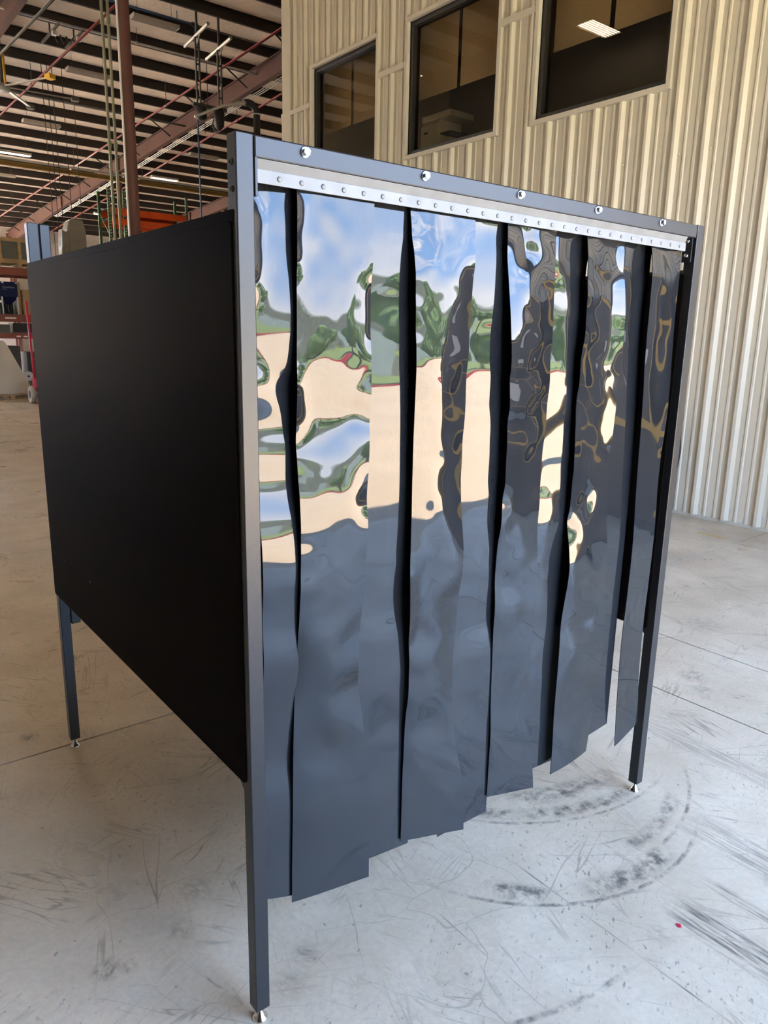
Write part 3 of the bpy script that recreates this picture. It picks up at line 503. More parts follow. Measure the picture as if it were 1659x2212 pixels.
        [2,134,139,123,70,38,11,-5,-24,-27,-23,-32,-23,-11,-2,-5,2,7,15,16,23,29,33,38,70,81,68,53,35,18,5,-11,-18,-49,-99,-114,-121,-124,-128,-134,-138,-141,-147,-153,-156,-160,-166,-171,-175,-175,-172,-166,-157,-147,-135,-121,-109,-103,-99,-99,-100,-101,-99,-93],
    ]),
    (0.034,0.315,0.335,[12038,12038,12038,12038,12038,12038,12038,12038,12038,12038,12038,12038,12038,12038,12038,12038,12038,12038,12038,12038,12038,12038],[2000,2000,2000,2000,2000,2000,2000,2000,2000,2000,2000,2000,2000,2000,2000,2000,2000,2000,2000,2000,2000,2000],[
        [0,-25,-39,-46,-46,-43,-40,-39,-39,-39,-38,-34,-29,-23,-18,-13,-10,-7,-6,-4,-3,-2,-2,-1,-1,-1,-1,0,0,0,-1,-1,-2,-1,-1,0,0,0,0,0,0,0,0,0,0,0,1,1,1,1,1,1,1,0,0,0,0,0,0,0,0,0,0,0],
        [0,-28,-44,-51,-50,-47,-44,-44,-44,-45,-43,-40,-34,-27,-21,-16,-12,-9,-7,-5,-4,-3,-2,-2,-1,-1,-1,0,0,0,0,-1,-9,-3,0,0,0,0,0,0,0,0,0,0,0,0,0,1,2,2,3,0,3,0,0,0,0,0,0,0,0,0,0,0],
        [-1,-53,-74,-79,-71,-64,-61,-62,-66,-70,-69,-62,-53,-43,-33,-25,-19,-14,-11,-8,-6,-5,-3,-3,-2,-1,-1,-1,0,0,1,2,14,2,1,0,0,0,1,0,0,0,1,1,0,0,0,1,6,9,0,0,-3,-1,0,0,0,0,0,0,0,0,0,0],
        [-1,-51,-56,-64,-65,-60,-59,-64,-75,-86,-87,-76,-61,-48,-37,-28,-21,-16,-12,-9,-7,-5,-4,-3,-2,-2,-1,-1,0,0,1,1,3,1,1,0,0,-3,8,0,-1,-4,1,12,0,0,-2,-3,-16,-2,-2,-1,-1,-1,-1,0,0,0,0,0,0,0,0,0],
        [0,-17,-22,-29,-35,-38,-42,-51,-63,-69,-72,-71,-57,-44,-33,-25,-19,-15,-11,-9,-7,-5,-4,-3,-2,-2,-1,-1,0,0,0,1,0,1,0,-1,-1,-7,-1,-2,0,-4,-19,-3,-3,-2,-3,-2,-4,-2,-2,-1,-1,-1,-1,0,0,0,0,0,0,0,0,0],
        [1,21,11,7,-1,-7,-14,-21,-27,-29,-33,-37,-34,-27,-22,-18,-14,-11,-9,-7,-6,-5,-4,-3,-2,-2,-1,-1,0,0,0,0,0,0,0,-1,-1,-2,-2,-2,-3,-4,-17,-1,-3,-2,-2,-2,-2,-2,-2,-1,-1,-1,-1,0,0,0,0,0,0,0,0,0],
        [1,50,46,41,30,20,15,16,15,11,7,4,0,-5,-7,-8,-7,-7,-6,-5,-4,-3,-3,-2,-2,-1,-1,-1,0,0,0,0,0,0,0,-1,-1,-1,-1,-1,-2,-1,6,-4,-5,-2,-2,-1,-1,-1,-1,-1,-1,-1,0,0,0,0,0,0,0,0,0,0],
        [1,37,50,47,37,31,31,40,51,50,47,41,26,13,6,1,-1,-2,-3,-2,-2,-2,-2,-1,-1,-1,-1,0,0,0,0,0,0,0,0,0,0,0,-1,0,0,0,1,4,0,0,-1,-1,-1,-1,-1,0,0,0,0,0,0,0,0,0,0,0,0,0],
        [0,32,45,47,42,39,42,53,70,78,75,61,40,23,12,5,1,-1,-2,-2,-2,-1,-1,-1,-1,-1,0,0,0,0,0,0,0,0,0,0,0,0,0,0,0,0,0,1,0,0,0,0,-1,0,0,0,0,0,0,0,0,0,0,0,0,0,0,0],
    ]),
    (0.019,0.2412,0.2923,[13616,13674,13728,13734,13725,13764,13839,13895,13933,13969,14025,14107,14134,14116,14098,14068,14057,14074,14091,14163,14299,14405],[1736,1736,1668,1666,1717,1719,1653,1565,1421,1349,1300,1300,1300,1300,1300,1300,1300,1300,1300,1300,1300,1300],[
        [-1,-86,-111,-139,-142,-137,-130,-128,-129,-129,-132,-136,-140,-142,-144,-148,-152,-151,-147,-143,-138,-135,-132,-130,-128,-127,-125,-124,-122,-119,-116,-114,-112,-110,-109,-109,-110,-111,-114,-114,-114,-114,-114,-112,-111,-106,-107,-106,-106,-106,-106,-109,-111,-113,-113,-110,-102,-92,-79,-66,-52,-40,-28,-18],
        [-1,-78,-113,-144,-146,-137,-129,-127,-129,-129,-129,-133,-137,-138,-137,-141,-145,-146,-141,-136,-131,-127,-124,-121,-119,-118,-116,-115,-113,-111,-109,-107,-106,-104,-104,-103,-104,-101,-114,-106,-107,-106,-106,-105,-104,-86,-100,-101,-100,-100,-100,-101,-102,-102,-101,-97,-91,-84,-73,-63,-52,-43,-35,-33],
        [-2,-60,-90,-129,-144,-126,-114,-112,-117,-119,-117,-119,-122,-125,-121,-122,-126,-130,-130,-124,-120,-116,-113,-111,-109,-108,-107,-106,-104,-103,-101,-100,-98,-97,-97,-96,-97,-91,-99,-98,-99,-98,-98,-98,-95,-115,-94,-94,-93,-93,-93,-88,-96,-92,-90,-87,-79,-89,-67,-60,-52,-45,-39,-39],
        [0,-30,-66,-101,-127,-105,-88,-89,-94,-99,-97,-96,-99,-102,-100,-100,-105,-109,-112,-109,-107,-104,-102,-100,-99,-98,-97,-97,-96,-94,-93,-92,-91,-90,-90,-89,-89,-89,-90,-91,-91,-91,-90,-91,-77,-94,-88,-88,-86,-86,-85,-86,-85,-83,-80,-78,-61,-70,-62,-56,-50,-45,-41,-40],
        [3,-1,-41,-73,-98,-77,-61,-65,-70,-76,-75,-70,-74,-77,-78,-78,-83,-87,-91,-92,-91,-91,-90,-90,-89,-89,-88,-88,-87,-86,-86,-85,-84,-83,-83,-83,-82,-82,-83,-83,-84,-84,-83,-83,-92,-82,-82,-80,-79,-79,-78,-78,-76,-75,-72,-70,-65,-62,-57,-52,-47,-43,-41,-40],
        [2,23,-16,-44,-61,-49,-37,-41,-46,-51,-52,-45,-49,-51,-55,-57,-61,-66,-70,-74,-76,-77,-78,-79,-79,-79,-79,-79,-79,-78,-78,-77,-77,-76,-76,-76,-76,-75,-76,-76,-77,-77,-77,-76,-76,-74,-74,-73,-72,-72,-71,-70,-69,-67,-66,-63,-60,-56,-52,-48,-43,-40,-39,-38],
        [1,24,3,-18,-28,-25,-17,-17,-22,-27,-28,-22,-24,-27,-32,-37,-41,-45,-51,-57,-61,-64,-66,-68,-69,-69,-70,-70,-71,-71,-70,-70,-69,-69,-69,-69,-70,-61,-69,-69,-70,-70,-70,-66,-60,-68,-66,-65,-65,-64,-64,-63,-62,-56,-63,-57,-54,-51,-47,-43,-42,-37,-35,-35],
        [0,14,8,0,-5,-5,0,3,0,-4,-6,-4,-4,-7,-13,-18,-23,-29,-35,-42,-47,-52,-55,-57,-59,-59,-61,-62,-63,-63,-63,-62,-61,-60,-62,-62,-70,-61,-62,-62,-63,-64,-63,-77,-61,-61,-59,-57,-57,-57,-57,-56,-56,-56,-54,-53,-49,-45,-42,-39,-36,-33,-31,-31],
        [0,19,18,13,10,9,12,16,17,13,11,11,10,9,2,-3,-9,-16,-19,-31,-37,-43,-47,-49,-51,-46,-54,-55,-56,-56,-56,-56,-55,-48,-56,-56,-58,-56,-56,-56,-56,-57,-58,-60,-56,-54,-53,-45,-52,-51,-51,-50,-50,-50,-48,-53,-43,-40,-37,-34,-31,-29,-27,-24],
    ]),
]

# ================================================================== THE SETTING
SLOPE = 0.0866
RIDGE_Y = 12.0
def deck(y):
    return 13.068 - SLOPE*y if y >= RIDGE_Y else (13.068 - SLOPE*RIDGE_Y) - SLOPE*(RIDGE_Y - y)
BX0, BX1, BY1 = -7.0, 28.0, 55.0

# ---- floor: dark joint bed, slabs as pieces with open joints
floor = MB().box(BX0, BX1, FRONT_Y, BY1, -0.05, -0.018).build('floor', 'seam'); tag(floor, kind='structure')
XJ = [BX0, -1.9, 2.434, 3.069, 6.02, 9.1, 15.0, 21.0, BX1]
YJ = [FRONT_Y, 1.584, 4.58, 9.7, 15.0, 21.0, 27.0, 34.0, 41.0, 48.0, BY1]
for i in range(len(XJ)-1):
    for j in range(len(YJ)-1):
        g = 0.005
        mb = MB().box(XJ[i]+g, XJ[i+1]-g, YJ[j]+g, YJ[j+1]-g, -0.03, 0.0)
        mb.build('slab', 'concrete', floor)

# ---- ceiling: sagging insulation bays, purlins, rafters
PY = []
y = 25.98
while y > FRONT_Y + 0.3: y -= 1.52
y += 1.52
while y < BY1 - 0.2: PY.append(y); y += 1.52
mb = MB(); edges = [FRONT_Y] + PY + [BY1]
NX = 24
vs = []; fs = []; rows = []
random.seed(5)
for a, b in zip(edges[:-1], edges[1:]):
    for t in (0.0, 0.25, 0.5, 0.75):
        rows.append((a + (b-a)*t, 0.085*math.sin(PI*t)))
rows.append((BY1, 0))
for (yy, sag) in rows:
    for i in range(NX+1):
        xx = BX0 + (BX1-BX0)*i/NX
        vs.append((xx, yy, deck(yy) - 0.02 - sag*(0.8+0.4*random.random())))
for r in range(len(rows)-1):
    for i in range(NX):
        k = r*(NX+1)+i; fs.append((k, k+1, k+NX+2, k+NX+1))
n0 = len(vs)
ceiling = MB().add(vs, fs).build('ceiling', 'insul', smooth=True); tag(ceiling, kind='structure')
roofskin = MB()
for (a, b) in ((FRONT_Y, RIDGE_Y), (RIDGE_Y, BY1)):
    roofskin.add([(BX0, a, deck(a)), (BX1, a, deck(a)), (BX1, b, deck(b)), (BX0, b, deck(b)),
                  (BX0, a, deck(a)+.08), (BX1, a, deck(a)+.08), (BX1, b, deck(b)+.08), (BX0, b, deck(b)+.08)],
                 [(3,2,1,0),(4,5,6,7),(0,1,5,4),(1,2,6,5),(2,3,7,6),(3,0,4,7)])
roofskin.build('roof_sheet', 'liner', ceiling)
# Z-purlin, one shared mesh
zp = [(-0.085, 0.0), (0.008, 0.0), (0.008, -0.265), (0.085, -0.265), (0.085, -0.29), (-0.008, -0.29), (-0.008, -0.02), (-0.085, -0.02)]
pm = MB().prism(zp, 'x', BX0, BX1).mesh('purlin'); pm.materials.append(MAT['purlin'])
for yy in PY:
    o = bpy.data.objects.new('purlin', pm); COL.objects.link(o); o.parent = ceiling; o.location = (0, yy, deck(yy)-0.03)
def rafter(xat, name='rafter'):
    mb = MB(); st = [RIDGE_Y, 20, 28, 36, 44, 50, 54.6]
    dep = lambda yy: 0.62 + 0.25*max(0, (yy-44)/11)
    for a, b in zip(st[:-1], st[1:]):
        for (w, top, bot) in ((0.10, 0.0, 0.03), (0.008, 0.03, None), (0.10, None, None)):
            def zz(yy):
                t = deck(yy) - 0.32; d = dep(yy)
                if w == 0.10 and top == 0.0: return t, t-0.03
                if w == 0.008: return t-0.03, t-d+0.03
                return t-d+0.03, t-d
            pts = []
            for yy in (a, b):
                zt_, zb_ = zz(yy); x = xat(yy)
                pts += [(x-w, yy, zb_), (x+w, yy, zb_), (x+w, yy, zt_), (x-w, yy, zt_)]
            mb.add(pts, [(0,1,2,3),(7,6,5,4),(0,4,5,1),(1,5,6,2),(2,6,7,3),(3,7,4,0)])
    # stiffener plates
    for yy in (20, 28, 36, 44):
        t = deck(yy)-0.35; x = xat(yy)
        mb.box(x-0.095, x+0.095, yy-0.008, yy+0.008, t-0.56, t)
    return mb.build(name, 'rafterred', ceiling)
RX = [lambda yy: 6.60-0.058*yy, lambda yy: 14.60-0.058*yy, lambda yy: 22.10-0.058*yy]
for f in RX: rafter(f)
# flange braces from purlins down to the rafter's lower flange
for f in RX[:2]:
    for k, yy in enumerate([p for p in PY if p > 20][::2]):
        x = f(yy); z1 = deck(yy)-0.25; z0 = deck(yy)-0.80
        for s in (-1,):
            mb = MB().tube([(x+s*0.95, yy, z1), (x+s*0.06, yy, z0)], 0.028, 5)
            mb.build('flange_brace', 'purlin', ceiling)

# ---- walls
wf = MB().box(BX0, DOOR_X0, FRONT_Y-0.15, FRONT_Y, 0, deck(FRONT_Y)).box(DOOR_X1, BX1, FRONT_Y-0.15, FRONT_Y, 0, deck(FRONT_Y))
wf.box(DOOR_X0, DOOR_X1, FRONT_Y-0.15, FRONT_Y, DOOR_H, deck(FRONT_Y))
wf = wf.build('wall_front', 'darkliner'); tag(wf, kind='structure')
RD0, RD1, RDH = -6.0, 9.6, 6.4                       # unseen wide rear opening, added to brighten the ceiling, left of the view
wb = MB().box(BX0, RD0, BY1, BY1+0.15, 0, deck(BY1)+0.1).box(RD1, BX1, BY1, BY1+0.15, 0, deck(BY1)+0.1).box(RD0, RD1, BY1, BY1+0.15, RDH, deck(BY1)+0.1).build('wall_back', 'liner'); tag(wb, kind='structure')
portal('added_rear_door_portal', ((RD0+RD1)/2, BY1-0.02, RDH/2), (-PI/2, 0, 0), RD1-RD0, RDH)
for zz in (2.0, 4.0, 6.0, 7.4):
    MB().box(RD1+0.05, BX1, BY1-0.18, BY1, zz, zz+0.2).build('girt', 'liner', wb)
LD = [(26.0, 32.5), (33.5, 40.0), (41.0, 47.5), (48.3, 54.7)]; LDH = 7.4  # row of unseen side doors, added so yard light reaches the ceiling
wl = MB(); ys = [FRONT_Y] + [v for d in LD for v in d] + [BY1]
for k in range(0, len(ys), 2): wl.box(BX0-0.15, BX0, ys[k], ys[k+1], 0, deck(12))
for (a, b) in LD:
    wl.box(BX0-0.15, BX0, a, b, LDH, deck(12))
    portal('added_side_door_portal', (BX0+0.02, (a+b)/2, LDH/2), (PI/2, 0, -PI/2), b-a, LDH)
wl = wl.build('wall_left', 'liner'); tag(wl, kind='structure')
we = MB().box(BX1, BX1+0.15, FRONT_Y, BY1, 0, deck(12)).build('wall_far_right', 'liner'); tag(we, kind='structure')

# ---- the office block: ribbed metal cladding facing the booth
WX = 6.04; WTOP = 9.0; SILL, HEAD = 3.985, 5.565
WIN = [(7.515, 9.115), (5.250, 6.850), (3.055, 4.655)]
WY0, WY1 = FRONT_Y, 10.0
wr = MB()
cuts = sorted([WY0, WY1] + [v for w in WIN for v in w])
for a, b in zip(cuts[:-1], cuts[1:]):
    mid = (a+b)/2
    if any(w[0] < mid < w[1] for w in WIN):
        wr.box(WX+0.005, WX+0.13, a, b, 0, SILL); wr.box(WX+0.005, WX+0.13, a, b, HEAD, WTOP)
    else: wr.box(WX+0.005, WX+0.13, a, b, 0, WTOP)
wo_ = MB().box(WX+0.13, 12.6, WY1-0.13, WY1, 0, WTOP).build('wall_office_return', 'stonetrim'); tag(wo_, kind='structure')
wo_ = MB().box(12.5, 12.6, WY0, WY1-0.13, 0, WTOP).build('wall_office_rear', 'stonetrim'); tag(wo_, kind='structure')
wo_ = MB().box(WX+0.13, 12.5, WY0, WY1-0.13, WTOP-0.1, WTOP).build('ceiling_office_top', 'stonetrim'); tag(wo_, kind='structure')
wr = wr.build('wall_right', 'stonetrim'); tag(wr, kind='structure')
RIBP = 0.3048; RIB0 = 2.312
def profile(ya, yb):
    pts = []
    k0 = int(math.floor((ya-RIB0)/RIBP))-1; k1 = int(math.ceil((yb-RIB0)/RIBP))+1
    for k in range(k0, k1+1):
        c = RIB0 + k*RIBP
        pts += [(c-0.036, 0), (c-0.014, 0.040), (c+0.014, 0.040), (c+0.036, 0)]
        for m_ in (0.1016, 0.2032): pts += [(c+m_-0.016, 0), (c+m_-0.008, 0.010), (c+m_+0.008, 0.010), (c+m_+0.016, 0)]
    ys_ = [p[0] for p in pts]; hs = [p[1] for p in pts]
    extra = [ya, yb] + [v for w in WIN for v in w if ya < v < yb]
    allp = [(p, h) for p, h in pts if ya < p < yb] + [(v, float(np.interp(v, ys_, hs))) for v in extra]
    return sorted(set(allp))
pw = RIBP*3
pa = RIB0 - RIBP/2 - pw*7
while pa < WY1-0.24:
    a, b = max(pa, WY0), min(pa+pw, WY1-0.245)
    pa += pw
    if b-a < 0.02: continue
    pr = profile(a, b); mb = MB()
    for (y0, h0), (y1, h1) in zip(pr[:-1], pr[1:]):
        mid = (y0+y1)/2
        bands = [(0.03, SILL), (HEAD, WTOP)] if any(w[0] < mid < w[1] for w in WIN) else [(0.03, WTOP)]
        for (z0, z1) in bands:
            mb.add([(WX-h0, y0, z0), (WX-h1, y1, z0), (WX-h1, y1, z1), (WX-h0, y0, z1)], [(0,1,2,3)])
    mb.build('cladding_panel', 'cladding', wr)
# corner trim, base angle, belt trims, window casings
MB().box(WX-0.042, WX+0.01, WY1-0.25, WY1+0.012, 0, 5.06).build('corner_trim', 'stonetrim', wr, bevel=0.004)
MB().box(WX-0.034, WX+0.01, WY1-0.245, WY1, 5.12, WTOP).build('corner_trim', 'stonetrim', wr, bevel=0.004)
MB().box(WX-0.012, WX+0.005, WY0, WY1, 0.0, 0.03).build('base_angle', 'stonetrim', wr)
for (a, b) in ((9.175, 10.02), (6.905, 7.46), (4.71, 5.195), (WY0, 3.0)):
    MB().prism([(WX-0.048, 5.05), (WX-0.048, 5.115), (WX-0.01, 5.135), (WX+0.004, 5.135), (WX+0.004, 5.05)], 'y', a, b).build('belt_trim', 'stonetrim', wr)
sc = MB().lathe([(0.009, 0), (0.009, 0.004), (0.006, 0.007), (0.001, 0.009)], (0,0,0), (-1,0,0), 8).mesh('screw'); sc.materials.append(MAT['stonetrim'])
for zz in (3.356, 1.55, 0.12):
    for k in range(-6, 22):
        yy = RIB0 + k*RIBP - 0.055
        if yy < 1.4 or yy > 9.6: continue
        o = bpy.data.objects.new('screw', sc); COL.objects.link(o); o.parent = wr; o.location = (WX-0.001, yy, zz)

# windows
for n, (a, b) in enumerate(WIN):
    w = thing('window_%d' % (n+1), None, None, (0,0,0)); tag(w, kind='structure')
    cw = 0.05
    for (y0, y1, z0, z1) in ((a-cw, a, SILL-cw, HEAD+cw), (b, b+cw, SILL-cw, HEAD+cw), (a, b, HEAD, HEAD+cw), (a, b, SILL-cw, SILL)):
        MB().box(WX-0.046, WX+0.05, y0, y1, z0, z1).build('casing', 'stonetrim', w, bevel=0.003)
    fwid = 0.055
    for (y0, y1, z0, z1) in ((a, a+fwid, SILL, HEAD), (b-fwid, b, SILL, HEAD), (a+fwid, b-fwid, HEAD-fwid, HEAD), (a+fwid, b-fwid, SILL, SILL+fwid)):
        MB().box(WX+0.015, WX+0.13, y0, y1, z0, z1).build('frame', 'black', w, bevel=0.004)
    MB().box(WX+0.075, WX+0.081, a+fwid, b-fwid, SILL+fwid, HEAD-fwid).build('pane', 'glass', w)
# office room behind the windows
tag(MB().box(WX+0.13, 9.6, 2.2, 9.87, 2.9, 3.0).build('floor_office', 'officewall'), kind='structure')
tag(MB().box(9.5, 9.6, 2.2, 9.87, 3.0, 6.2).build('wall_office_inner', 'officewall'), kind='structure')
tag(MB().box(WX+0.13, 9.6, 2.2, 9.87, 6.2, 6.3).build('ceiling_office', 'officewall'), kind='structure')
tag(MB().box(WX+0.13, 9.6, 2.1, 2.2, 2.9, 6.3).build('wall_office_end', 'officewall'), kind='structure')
SH = [(8.50, 9.23, 'left shade of the window nearest the wall corner'), (7.80, 8.44, 'right shade of the window nearest the wall corner'),
      (6.215, 6.95, 'left shade of the middle window, above the printer'), (5.50, 6.155, 'right shade of the middle window'),
      (3.965, 4.68, 'left shade of the window with the ceiling light reflection'), (3.2, 3.905, 'right shade of the window with the ceiling light reflection')]
for (a, b, lb) in SH:
    t = thing('roller_shade', 'beige roller shade half lowered, '+lb, 'roller shade', (6.30, (a+b)/2, 4.74), group='roller shades in the office windows')
    hw = (b-a)/2
    MB().box(-0.002, 0.002, -hw, hw, 0.0, 1.02).build('fabric', 'shade', t)
    MB().box(-0.008, 0.008, -hw, hw, -0.02, 0.01).build('hem_bar', 'shade', t, bevel=0.003)
    MB().tube([(0.0, -hw, 1.03), (0.0, hw, 1.03)], 0.03, 10).build('roll', 'shade', t)
    for s in (-1, 1): MB().box(-0.1292, 0.02, s*hw-0.012, s*hw+0.012, 1.0, 1.06).build('wall_bracket', 'black', t)
# printer on a cabinet in the middle window
t = thing('office_cabinet', 'low cabinet under the printer behind the middle window', 'cabinet', (6.75, 6.80, 3.0))
MB().box(-0.28, 0.28, -0.45, 0.45, 0.06, 1.15).build('body', 'officewall', t, bevel=0.01)
for s in (-1, 1): MB().box(-0.30, -0.28, s*0.225-0.215, s*0.225+0.215, 0.1, 1.1).build('door', 'officewall', t, bevel=0.004)
MB().box(-0.27, 0.27, -0.44, 0.44, 0.0, 0.06).build('plinth', 'black', t)
t = thing('office_printer', 'pale grey multifunction printer inside the middle office window', 'printer', (6.72, 6.86, 4.15))
MB().prism([(-0.24, 0.0), (-0.24, 0.30), (-0.20, 0.36), (0.20, 0.36), (0.22, 0.0)], 'y', -0.10, 0.24).build('body', 'plastic', t, bevel=0.015)
MB().box(-0.20, 0.20, -0.30, -0.10, 0.0, 0.10).build('lower_tray', 'plastic', t, bevel=0.01)
MB().box(-0.22, 0.22, -0.32, 0.25, 0.36, 0.44).build('scanner_lid', 'plastic', t, bevel=0.015)
MB().box(-0.19, 0.19, -0.30, -0.10, 0.17, 0.185).build('output_tray', 'black', t)
MB().box(-0.246, -0.238, 0.10, 0.17, 0.20, 0.225).build('handle_slot', 'black', t)

# ---- outdoors, seen through the open doors and mirrored in the strips
og = MB().box(-160, 160, -22, 150, -0.40, -0.06).build('outdoor_apron', 'apron'); tag(og, kind='structure')
gr = MB().box(-160, 160, -160, -22, -0.40, -0.02).build('grass_verge', 'grass'); tag(gr, kind='structure')
tag(MB().box(-30, 90, -22.0, -21.8, -0.06, 0.12).build('painted_curb', 'curb'), 'long red painted curb between the concrete apron and the grass', 'curb')
t = thing('neighbour_warehouse', 'low tan warehouse with white parapet beyond the trees', 'building', (20, -58, 0))
MB().box(-60, 60, -12, 0, 0, 6.3).build('wall', 'tan', t); MB().box(-60.2, 60.2, -12.2, 0.2, 6.3, 6.75).build('parapet', 'whitepaint', t)
for k in range(10): MB().box(-54+k*11, -50+k*11, 0.0, 0.08, 0, 3.6).build('dock_door', 'whitepaint', t)
t = thing('added_side_warehouse', 'added unseen tan building across the yard, bouncing warm light into the added side doors', 'building', (-26, 36, 0))  # added out of view: screens the sky and reflects warm light inside
MB().box(-10, 0, -34, 34, 0, 8.2).build('wall', 'tan', t); MB().box(-10.2, 0.2, -34.2, 34.2, 8.2, 8.7).build('parapet', 'whitepaint', t)
t = thing('added_rear_warehouse', 'added unseen tan building blocking the sky behind the added rear door', 'building', (0, 78, 0))  # added out of view to keep blue sky light off the floor
MB().box(-40, 40, 0, 12, 0, 8.5).build('wall', 'tan', t); MB().box(-40.2, 40.2, -0.2, 12.2, 8.5, 9.0).build('parapet', 'whitepaint', t)
def crown_mesh(seed, mat):
    bm = bmesh.new(); bmesh.ops.create_icosphere(bm, subdivisions=4, radius=1.0)
    rnd = random.Random(seed)
    blobs = [Vector((rnd.uniform(-1,1), rnd.uniform(-1,1), rnd.uniform(-0.8,1))).normalized() for _ in range(22)]
    for v in bm.verts:
        d = v.co.normalized(); k = max(max(0, d.dot(b)) ** 14 for b in blobs)
        v.co = d*(0.72 + 0.30*k + 0.10*rnd.random())
    me = bpy.data.meshes.new('crown'); bm.to_mesh(me); bm.free(); me.materials.append(MAT[mat]); return me
cms = [crown_mesh(1, 'leaf'), crown_mesh(2, 'leaf2'), crown_mesh(3, 'leaf')]
tm = MB().tube([(0,0,0), (0.05,0.02,1.2), (0,0,2.2)], [0.16, 0.12, 0.08], 8).mesh('trunk'); tm.materials.append(MAT['trunk'])
random.seed(11)
for k in range(22):
    x = 2 + k*4.2 + random.uniform(-1, 1); yv = -27 + random.uniform(-2.5, 2.0) ; s = random.uniform(1.3, 1.9)*(0.55 if x < 19 else 1.0)
    if k % 7 == 3 or k > 16: continue
    t = thing('shade_tree', 'round green shade tree on the grass verge beyond the apron', 'tree', (x, yv, -0.03), group='trees beyond the apron')
    o = bpy.data.objects.new('crown', cms[k % 3]); COL.objects.link(o); o.parent = t
    o.location = (0, 0, 1.1+s*0.85); o.scale = (s*1.1, s*1.0, s); o.rotation_euler = (0, 0, k*1.3)
    o = bpy.data.objects.new('trunk', tm); COL.objects.link(o); o.parent = t

# ================================================================== THE WELDING BOOTH
H, BW, BD, PP, ZB = 2.0, 1.6209, 1.5797, 0.0365, 0.037
booth = thing('welding_booth', 'black powder-coated steel welding booth standing on four levelling legs', 'welding booth', (0, 0, 0))
def post(x0, y0, z0=ZB, z1=H):
    return MB().box(x0, x0+PP, y0, y0+PP, z0, z1).build('leg', 'powder', booth, bevel=0.0022)
post(0, 0); post(BW-PP, 0); post(0, BD-PP); post(BW-PP, BD-PP)
# levelling feet
ft = MB().lathe([(0.0060, 0.044), (0.0060, 0.020), (0.0085, 0.018), (0.0105, 0.013), (0.0155, 0.006), (0.0185, 0.003), (0.0185, 0.0)][::-1], (0,0,0), (0,0,1), 24).mesh('levelling_foot')
ft.materials.append(MAT['chrome']); ft.shade_smooth()
for (x, yv) in ((PP/2, PP/2), (BW-PP/2, PP/2), (PP/2, BD-PP/2), (BW-PP/2, BD-PP/2)):
    o = bpy.data.objects.new('levelling_foot', ft); COL.objects.link(o); o.parent = booth; o.location = (x, yv, 0)
# header beam over the opening with end tabs and bolts
MB().box(PP+0.0025, BW-PP-0.0015, 0.0005, 0.036, 1.9605, 1.9995).build('header_beam', 'powder', booth, bevel=0.003)
MB().box(PP+0.0025, PP+0.0085, 0.0005, 0.022, 1.893, 1.962).build('end_tab', 'powder', booth, bevel=0.001)
rt_ = MB().box(BW-PP-0.0065, BW-PP-0.0010, 0.010, 0.042, 1.890, 1.962).build('end_tab', 'powder', booth, bevel=0.001)
def hexbolt_mesh():
    mb = MB().lathe([(0.0108, 0), (0.0108, 0.0016), (0.0092, 0.0026)], (0,0,0), (0,-1,0), 24)
    hexa = [(0.0074*math.cos(k*PI/3+0.3), 0.0074*math.sin(k*PI/3+0.3)) for k in range(6)]
    mb.prism(hexa, 'y', -0.0030, -0.0098)
    hexb = [(0.0060*math.cos(k*PI/3+0.3), 0.0060*math.sin(k*PI/3+0.3)) for k in range(6)]
    mb.prism(hexb, 'y', -0.0098, -0.0108)
    me = mb.mesh('header_bolt'); me.materials.append(MAT['zinc']); return me
hb = hexbolt_mesh()
for k in range(5):
    o = bpy.data.objects.new('header_bolt', hb); COL.objects.link(o); o.parent = booth; o.location = (0.149+0.309*k, 0.0006, 1.9855); o.rotation_euler = (0, k*0.7, 0)
bs = MB().lathe([(0.0072, 0), (0.0070, 0.0022), (0.0050, 0.0040), (0.0022, 0.0042), (0.0020, 0.0022)], (0,0,0), (-1,0,0), 20).mesh('button_screw'); bs.materials.append(MAT['zinc']); bs.shade_smooth()
for zz in (1.9535, 1.9095):
    o = bpy.data.objects.new('button_screw', bs); COL.objects.link(o); o.parent = booth; o.location = (BW-PP-0.0065, 0.0265, zz)
# set-screw holes in the outer side of the near post
hs = MB().lathe([(0.0060, 0), (0.0060, 0.0012), (0.0042, 0.0014), (0.0038, -0.002)], (0,0,0), (-1,0,0), 18).mesh('socket_screw'); hs.materials.append(MAT['darksteel'])
for zz in (1.9500, 1.9030):
    o = bpy.data.objects.new('socket_screw', hs); COL.objects.link(o); o.parent = booth; o.location = (-0.0003, PP*0.55, zz)
# side walls: frame rails and a rounded sheet panel
def rounded(y0, y1, z0, z1, r, n=5):
    pts = []
    for (cy, cz, a0) in ((y1-r, z1-r, 0), (y0+r, z1-r, PI/2), (y0+r, z0+r, PI), (y1-r, z0+r, 3*PI/2)):
        for k in range(n+1):
            a = a0 + k*PI/2/n; pts.append((cy+r*math.cos(a), cz+r*math.sin(a)))
    return pts
Z1, Z2 = 0.651, 1.8674
for side, xs in (('l', 0.0), ('r', BW-PP)):
    for (z0, z1) in ((Z2-PP, Z2), (Z1, Z1+PP)):
        MB().box(xs+0.0008, xs+PP-0.0008, PP, BD-PP, z0, z1).build('side_rail', 'powder', booth, bevel=0.002)
    if side == 'l':
        MB().prism(rounded(0.0215, BD+0.0003, Z1+0.002, Z2-0.020, 0.010), 'x', -0.0035, 0.0002).build('side_panel', 'panel', booth, bevel=0.0008)
        MB().prism(rounded(PP*0.4, BD, Z2-0.028, Z2, 0.003), 'x', -0.0012, 0.0004).build('panel_backing', 'panel', booth)
    else:
        MB().prism(rounded(0.026, BD, Z1, Z2-0.012, 0.010), 'x', xs-0.0035, xs-0.0004).build('side_panel', 'panel', booth, bevel=0.0008)
